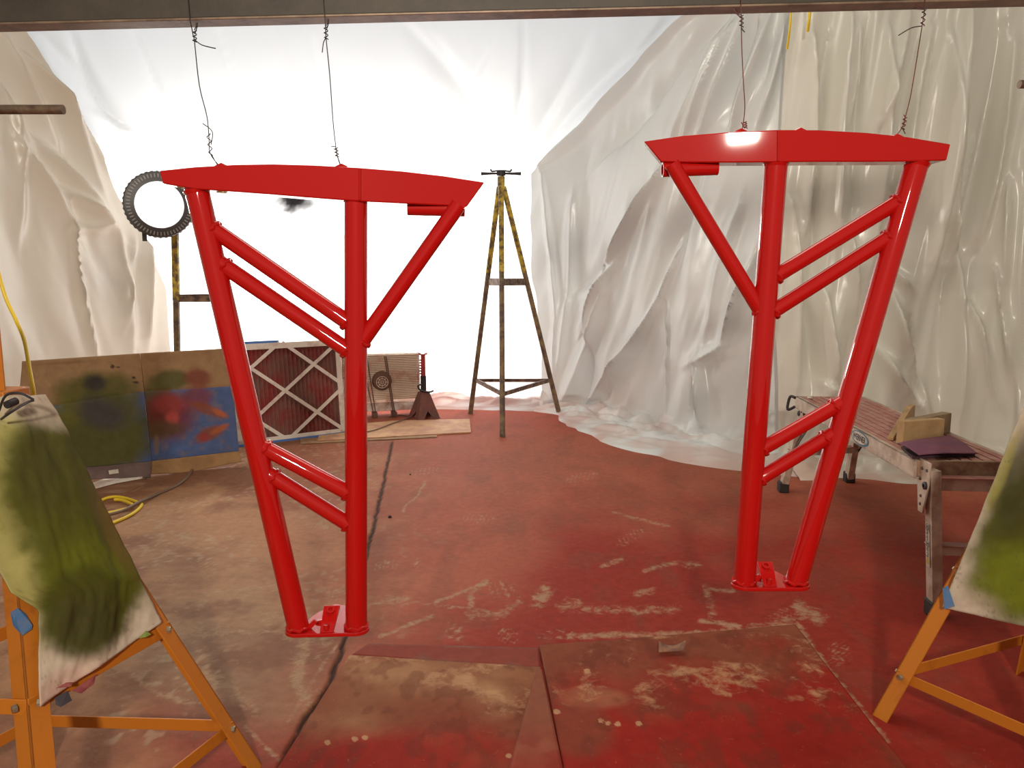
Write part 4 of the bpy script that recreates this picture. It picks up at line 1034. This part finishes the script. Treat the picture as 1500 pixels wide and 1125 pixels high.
floor_sheet('tan cardboard sheet on the floor left of centre, reddened at its near edge', ((512, 962), (792, 981), (770, 1250), (330, 1250)), .008,
            [(560, 985, 60, 18, 0, 't', .6), (640, 1000, 90, 25, 0, 't', .4), (730, 985, 40, 12, 0, 't', .3), (500, 1075, 70, 30, 0, 't', .5), (720, 1030, 30, 30, 0, 't', .8), (600, 1110, 190, 40, 0, 'r', .95), (660, 1080, 80, 30, 0, 'r', .7), (470, 1120, 60, 30, 0, 'r', .6), (640, 1050, 110, 30, 0, 'b', .7), (450, 1040, 60, 60, 0, 'b', .5)], (.23, .088, .042), 101)
floor_sheet('red sprayed cardboard sheet on the floor right of centre', ((790, 949), (1165, 918), (1420, 1250), (850, 1250)), .010,
            [(900, 960, 110, 25, -5, 'b', .9), (1080, 950, 80, 30, 0, 'b', .7), (1040, 1080, 230, 80, 0, 'r', .97), (1000, 1010, 160, 40, 0, 'r', .6), (1200, 1060, 120, 90, 30, 'r', .85), (870, 1090, 50, 60, 0, 'r', .6), (880, 1025, 50, 14, 0, 't', .4), (850, 1070, 40, 30, 0, 'b', .8)], (.21, .06, .03), 131)
flap = [G(*q, .022) for q in ((775, 988), (793, 982), (823, 1140), (738, 1140))]
# overlapping narrow strip between the two sheets
Pn = np.array([[list(G(786 - 46 * t + (u * (7 + 82 * t)), 982 + 165 * t, .021)) for u in np.linspace(0, 1, 12)] for t in np.linspace(0, 1, 60)])
Cn = np.ones((60, 12, 3)) * np.array([.22, .07, .04]); fn = fbm(Pn[..., 0] * 9, Pn[..., 1] * 9, 151, 4)
Cn = mixc(Cn, (.33, .17, .09), .6 * sst(.52, .66, fn)); Cn = mixc(Cn, (.24, .018, .012), .8 * sst(.35, .9, np.linspace(0, 1, 60))[:, None] * np.ones((1, 12)))
tag(grid_obj('cardboard_sheet', Pn, Cn, M['paper'], solid=.004), 'narrow wedge of cardboard between the two floor sheets', 'cardboard', 'cardboard sheets on the floor in front')
strip = [G(*q, .006) for q in ((520, 958), (792, 979), (788, 950), (690, 950), (560, 944))]
Pn = np.array([[list((G(540 + 250 * u, 944 + 6 * u, .0045)).lerp(G(516 + 276 * u, 960 + 20 * u, .0045), t)) for u in np.linspace(0, 1, 60)] for t in np.linspace(0, 1, 10)])
Cn = np.ones((10, 60, 3)) * np.array([.20, .11, .085]); Cn = mixc(Cn, (.22, .045, .03), sst(.4, .65, fbm(Pn[..., 0] * 7, Pn[..., 1] * 9, 161, 4)))
tag(grid_obj('cardboard_sheet', Pn, Cn, M['paper'], solid=.003), 'greyish strip along the far edge of the tan floor sheet', 'cardboard', 'cardboard sheets on the floor in front')

# curled scrap lying on the right sheet, and a crumb of dirt
o = G(990, 952, .028); mb = MB(); vs_ = []
for i in range(9):
    t = i / 8; g = -1.0 + 2.4 * t; 
    for j in range(4): s_ = j / 3 - .5; vs_.append(o + Vector((-.055 + .085 * t + .01 * s_, s_ * .05 * (1 - .5 * t), .004 + .028 * (1 - math.cos(g)) * (.5 + s_))))
mb.poly(vs_, [(i * 4 + j, i * 4 + j + 1, i * 4 + j + 5, i * 4 + j + 4) for i in range(8) for j in range(3)])
lf = mb.build('curled_scrap', M['leaf']); tag(lf, 'curled dry brown scrap lying on the red floor sheet', 'scrap'); sm = lf.modifiers.new('t', 'SOLIDIFY'); sm.thickness = .0015
for (x, y, r_, lab) in ((571, 757, .011, 'small dark crumb on the floor right of the slab joint'), (601, 695, .007, 'tiny dark crumb on the floor near the tan strip')):
    c = G(x, y, r_ * .5); mb = MB(); vs_ = []
    for i in range(6):
        for j in range(8):
            ph = math.pi * i / 5; th = 2 * math.pi * j / 8; k = r_ * (.7 + .5 * random.random()); vs_.append(c + Vector((math.sin(ph) * math.cos(th) * k, math.sin(ph) * math.sin(th) * k, math.cos(ph) * k * .6)))
    mb.poly(vs_, [(i * 8 + j, i * 8 + (j + 1) % 8, (i + 1) * 8 + (j + 1) % 8, (i + 1) * 8 + j) for i in range(5) for j in range(8)])
    tag(mb.build('dirt_crumb', M['stone'], smooth=False), lab, 'crumb')


# ================================================================== WORK PLATFORM
def platform():
    HZ = .56; NL, NR, FL, FR = PZ(1341, 674, HZ), PZ(1474, 672, HZ), PZ(1171, 583, HZ), PZ(1264, 577, HZ)
    ctr = (NL + NR + FL + FR) / 4; root = thing('work_platform', 'folding aluminium work platform with ribbed deck covered in red overspray', 'work platform', (ctr.x, ctr.y, 0))
    ax = (FL - NL).normalized(); L = ((FL - NL).length + (FR - NR).length) / 2; sx = Vector((ax.y, -ax.x, 0)); sx = sx if sx.x > 0 else -sx
    Wd = ((NR - NL).dot(sx) + (FR - FL).dot(sx)) / 2; o = NL.copy(); up = Vector((0, 0, 1))
    at = lambda u, v, z=0.: o + ax * (u * L) + sx * (v * Wd) + up * z
    n_ = 9
    for i in range(n_):
        v0, v1 = .03 + .94 * i / n_, .03 + .94 * (i + 1) / n_; w_ = (v1 - v0) * Wd
        MB().obox(at(.5, (v0 + v1) / 2, -.006), ax * (L / 2 - .012), sx * (w_ / 2 - .004), up * .006).build('deck_slat', M['deck'], root, bevel=.0015)
        MB().obox(at(.5, v1, -.012) if i < n_ - 1 else at(.5, .5, -.02), ax * (L / 2 - .015), sx * (.006 if i < n_ - 1 else Wd * .47), up * .003).build('deck_groove', M['steel_dark'], root)
    for v, s_ in ((0, -1), (1, 1)):
        rl = MB(); rl.obox(at(.5, v, -.033) + sx * s_ * -.004, ax * L / 2, sx * .004, up * .033); rl.obox(at(.5, v, -.003) - sx * s_ * .010, ax * L / 2, sx * .010, up * .003)
        rl.obox(at(.5, v, -.064) - sx * s_ * .010, ax * L / 2, sx * .010, up * .003); rail = rl.build('side_rail', M['alu'], root, bevel=.0015)
    for u, s_ in ((0, -1), (1, 1)):
        MB().obox(at(u, .5, -.030) - ax * s_ * .006, sx * (Wd / 2 - .008), ax * .008, up * .030).build('end_cap', M['deck_end'], root, bevel=.003)
    # legs, splayed a little; the photo feet fix the near left and far left ones
    spread = {(0, 0): G(1361, 902), (1, 0): G(1142, 720), (1, 1): G(1248, 706)}
    spread[(0, 1)] = spread[(0, 0)] + sx * (Wd + .05)
    tops = {}
    for (iu, iv), ft in spread.items():
        tp = at(-.012 if iu == 0 else .965, .05 if iv == 0 else .95, -.035); tops[(iu, iv)] = tp
        d = (ft - tp).normalized(); s1 = ax * (1 if iu == 0 else -1); s2 = sx * (1 if iv == 0 else -1)
        if iu == 0: tp = ft + Vector((0, 0, .535)) + ax * .02 - sx * .035 * (1 if iv == 0 else -1)
        tops[(iu, iv)] = tp; c0 = s2 * .018
        lg = MB().bar(tp + c0, ft + c0 + Vector((0, 0, .02)), .052, .036, ax).build('leg', M['alu'], root, bevel=.002)
        c_ = ft + c0; MB().obox(Vector((c_.x, c_.y, .03)), ax * .034, sx * .026, up * .030).build('rubber_foot', M['rubber'], lg, bevel=.006)
        # hinge bracket
        face = -s2; q = tp - s2 * .002
        hb = MB().prism([q + ax * (-.035 if iu == 0 else .035) + up * .03, q + ax * (.05 if iu == 0 else -.05) + up * .03, q + ax * (.055 if iu == 0 else -.055) - up * .06, q + s1 * .035 - up * .16, q - s1 * .0 - up * .16, q - s1 * .03 - up * .05], face * .006).build('hinge_bracket', M['alu'], lg, bevel=.001)
        for (a, b) in ((.02, .0), (.03, -.04), (-.015, .0), (.018, -.10), (.018, -.13)):
            MB().lathe([(0, .004), (.005, .003), (.006, 0)], q + face * .006 + s1 * a + up * b, face, 10).build('rivet', M['steel_dark'], lg)
        MB().lathe([(.006, .0), (.014, .0), (.014, .006), (.006, .008)], q + face * .006 + s1 * -.012 - up * .055, face, 16).build('pivot', M['iron'], lg)
    for iu in (0, 1):
        a, b = spread[(iu, 0)], spread[(iu, 1)]; ta, tb = tops[(iu, 0)], tops[(iu, 1)]
        for f, h in ((.10, .045), (.55, .035)):
            A, B = ta.lerp(a, f), tb.lerp(b, f); s_ = ax * (1 if iu == 0 else -1)
            MB().bar(A + s_ * .012, B + s_ * .012, h, .02, up).build('rung', M['alu'], root, bevel=.001)
            MB().bar(A + s_ * .012 + up * (h / 2 + .002), B + s_ * .012 + up * (h / 2 + .002), .05, .004, s_).build('rung_tread', M['deck'], root)
    for iv in (0, 1):
        A = tops[(1, iv)].lerp(spread[(1, iv)], .62); B = at(.80, .06 if iv == 0 else .94, -.05); MB().bar(A, B, .012, .004, up).build('stay', M['steel_dark'], root)
    # far end latch handle
    q = at(1.0, 0, -.03) + ax * .004 - sx * .002
    MB().tube(smooth_path([q + up * .02, q + ax * .03 + up * .02 - sx * .02, q + ax * .03 - up * .05 - sx * .03, q - up * .03 - sx * .0], 4), .008, 10).build('latch', M['iron'], root)
    # printed oval on the rail, turned to the room
    f = -sx; lc_ = at(.355, 0, -.033) + f * .0012
    q = -ax if (-ax).dot(Vector((1, 0, 0))) > -2 else ax        # reading direction as seen from outside the rail: towards the near end
    pr = thing_part = MB(); pts = [lc_ + q * math.cos(g) * .098 + up * math.sin(g) * .030 for g in [2 * math.pi * i / 40 for i in range(40)]]
    pr.prism(pts, f * .0008).build('logo_oval', M['teal'], root, smooth=False)
    pts = [lc_ + f * .0008 - q * .004 + up * .001 + q * math.cos(g) * .086 + up * math.sin(g) * .024 for g in [2 * math.pi * i / 40 for i in range(40)]]
    MB().prism(pts, f * .0006).build('logo_field', M['sticker'], root, smooth=False)
    cu = bpy.data.curves.new('logo_text', 'FONT'); cu.body = 'WERNER'; cu.size = .036; cu.align_x = 'CENTER'; cu.align_y = 'CENTER'; cu.extrude = .0003; cu.offset = .0008
    to = bpy.data.objects.new('logo_text_curve', cu); me = bpy.data.meshes.new_from_object(to); bpy.data.objects.remove(to)
    tm = bpy.data.objects.new('logo_text', me); col.objects.link(tm); me.materials.clear(); me.materials.append(M['ink']); tm.parent = root
    mt = Matrix((q, up, q.cross(up))).transposed().to_4x4()
    if mt.to_3x3().col[2].dot(f) < 0: mt = Matrix((-q, up, (-q).cross(up))).transposed().to_4x4()
    mt.translation = lc_ + f * .0018 - q * .004 - root.location; tm.matrix_local = mt
    # sticker column on the near left leg with pictograms
    A = tops[(0, 0)].lerp(spread[(0, 0)], .36); B = tops[(0, 0)].lerp(spread[(0, 0)], .66); fc = -sx
    hw = ax * .014; off = fc * .0015 + ax * .0
    stk = MB().prism([A + off - hw, A + off + hw, B + off + hw, B + off - hw], fc * .0006).build('leg_sticker', M['sticker'], root, smooth=False)
    for i in range(7):
        t = .08 + .13 * i; c_ = A.lerp(B, t) + off + fc * .0009
        if i in (0, 3): 
            for (a, b, w1, h1) in ((0, .009, .010, .0015), (0, -.009, .010, .0015), (.009, 0, .0015, .009), (-.009, 0, .0015, .009), (0, 0, .004, .004)):
                MB().obox(c_ + ax * a + up * b, ax * w1, up * h1, fc * .0003).build('sticker_print', M['ink'], stk, smooth=False)
        elif i == 6: MB().obox(c_, ax * .010, up * .012, fc * .0003).build('sticker_print', M['tan_print'], stk, smooth=False)
        else:
            for k_ in range(3): MB().obox(c_ + up * (.006 - k_ * .006) + ax * (.003 * ((i + k_) % 2)), ax * (.006 + .002 * ((k_ + i) % 2)), up * .0015, fc * .0003).build('sticker_print', M['ink'], stk, smooth=False)
    return root, at, ax, sx


wp, wat, wax, wsx = platform()
up = Vector((0, 0, 1)); HZ = .5605


def plank(name, label, a, b, thick, hgt, m, cat='wood block', z=HZ):
    A, B = PZ(*a, z), PZ(*b, z); d = (B - A).normalized(); s_ = Vector((-d.y, d.x, 0))
    return tag(MB().obox((A + B) / 2 + s_ * thick / 2 + up * hgt / 2, (B - A) / 2, s_ * thick / 2, up * hgt / 2).build(name, m, bevel=.002), label, cat)


plank('wood_offcut', 'dark weathered wood block standing on the platform beside the purple sheet', (1336, 646), (1392, 634), .040, .085, M['wood_dark'])
A, B = PZ(1300, 644, HZ), PZ(1329, 622, HZ); d = (B - A).normalized(); s_ = Vector((d.y, -d.x, 0)); s_ = s_ if s_.x > 0 else -s_
mb = MB().prism([A, A + d * .0 + s_ * .035, B + s_ * .035 + d * .06, B + d * .06], (0, 0, .012))
A2, B2 = A - d * .01, B + d * .02
mb = MB().prism([A2, A2 + s_ * .040, B2 + s_ * .040, B2 + s_ * .040 + up * .085, B2 + up * .085], (0, 0, 0)) if False else MB()
w1 = s_ * .024; pts = [A2, B2, B2 + up * .090, A2 + d * (B2 - A2).length * .8 + up * .090, A2 + up * .012]
tag(MB().prism(pts, w1).build('wood_offcut', M['wood'], bevel=.002), 'light pine offcut cut at an angle lying across the platform', 'wood block')
A, B = PZ(1334, 622, HZ + .088), PZ(1394, 618, HZ + .088); d = (B - A).normalized(); s_ = Vector((-d.y, d.x, 0)); s_ = s_ if s_.y > 0 else -s_
A = Vector((A.x, A.y, HZ)); B = Vector((B.x, B.y, HZ))
tag(MB().obox((A + B) / 2 + s_ * .050 + up * .047, (B - A) / 2, s_ * .018, up * .047).build('wood_offcut', M['wood'], bevel=.002), 'pine offcut standing on edge behind the dark wood block', 'wood block')

sp = [PZ(1314, 652, .588), PZ(1392, 637, .588), PZ(1432, 662, .581), PZ(1346, 668, .581)]
nr = nc = 24; P = np.zeros((nr, nc, 3))
for i in range(nr):
    for j in range(nc):
        t, u = i / 23, j / 23; p = (sp[0].lerp(sp[1], u)).lerp(sp[3].lerp(sp[2], u), t); P[i, j] = p + up * (.006 * math.sin(u * 3 + 1) + .004 * math.sin(t * 4))
po = grid_obj('sanding_sheet', P, np.ones((nr, nc, 3)), M['purple'], solid=.003); tag(po, 'purple sanding sheet lying slightly lifted on the platform', 'sandpaper', 'sanding sheets on the platform')
sp2 = [PZ(1320, 657, .562), PZ(1390, 644, .562), PZ(1428, 668, .562), PZ(1336, 672, .562)]
tag(MB().prism(sp2, (0, 0, .009)).build('sanding_sheet', M['purple_dark'], smooth=False), 'dark sanding sheets stacked under the purple one', 'sandpaper', 'sanding sheets on the platform')
c_ = wat(.93, .12, .006); tag(MB().lathe([(0, .008), (.012, .006), (.016, 0), (.012, -.004), (0, -.005)], c_, (.2, .1, 1), 10).build('white_crumb', M['sticker']), 'small white crumb on the far end of the platform', 'crumb')


# ================================================================== CORDS
def cord(name, label, pts, r_, m, k=6):
    return tag(MB().tube(smooth_path(pts, k), r_, 8).build(name, m), label, 'cord')


cord('extension_cord', 'yellow extension cord hanging at the far left edge', [PY(-22, 330, 1.98), PY(-5, 390, 1.98), PY(8, 435, 1.98), PY(24, 470, 1.97), PY(36, 500, 1.95), PY(43, 540, 1.92), PY(49, 575, 1.90), PY(50, 610, 1.92), PY(40, 680, 1.96)], .0048, M['yellow_cord'])
gz = lambda x, y, z=.008: G(x, y, z)
cord('extension_cord', 'yellow extension cord coiled on the floor before the cardboard', [gz(120, 752), gz(146, 734), gz(165, 728), gz(185, 730), gz(204, 737), gz(207, 741), gz(195, 752), gz(175, 762), gz(150, 770), gz(130, 766), gz(150, 754), gz(175, 748), gz(195, 741, .014), gz(180, 733, .014), gz(168, 732, .012)], .0085, M['yellow_cord'])
cord('floor_cord', 'brown cord running from the cardboard to the yellow coil', [gz(282, 688), gz(272, 701), gz(255, 713), gz(230, 724), gz(205, 735, .022), gz(180, 748, .022), gz(155, 755, .020), gz(125, 763)], .009, M['brown_cord'])
cord('floor_cord', 'thin dark cord looping over the tan strip by the fan', [gz(520, 634, .02), gz(545, 631, .02), gz(570, 622, .02), gz(590, 615, .02), gz(600, 611), gz(585, 608), gz(570, 611)], .005, M['brown_cord'])
cord('extension_cord', 'yellow cord hanging down the sheet edge at upper right', [PY(1160, -30, 4.84), PY(1159, 10, 4.84), PY(1157, 40, 4.84), PY(1153, 72, 4.90)], .007, M['yellow_cord'])
cord('extension_cord', 'short yellow cord end hanging at the top of the pleated sheet', [PY(1187, -30, 4.75), PY(1187, 10, 4.75), PY(1185, 30, 4.75), PY(1183, 46, 4.78)], .009, M['yellow_cord'])
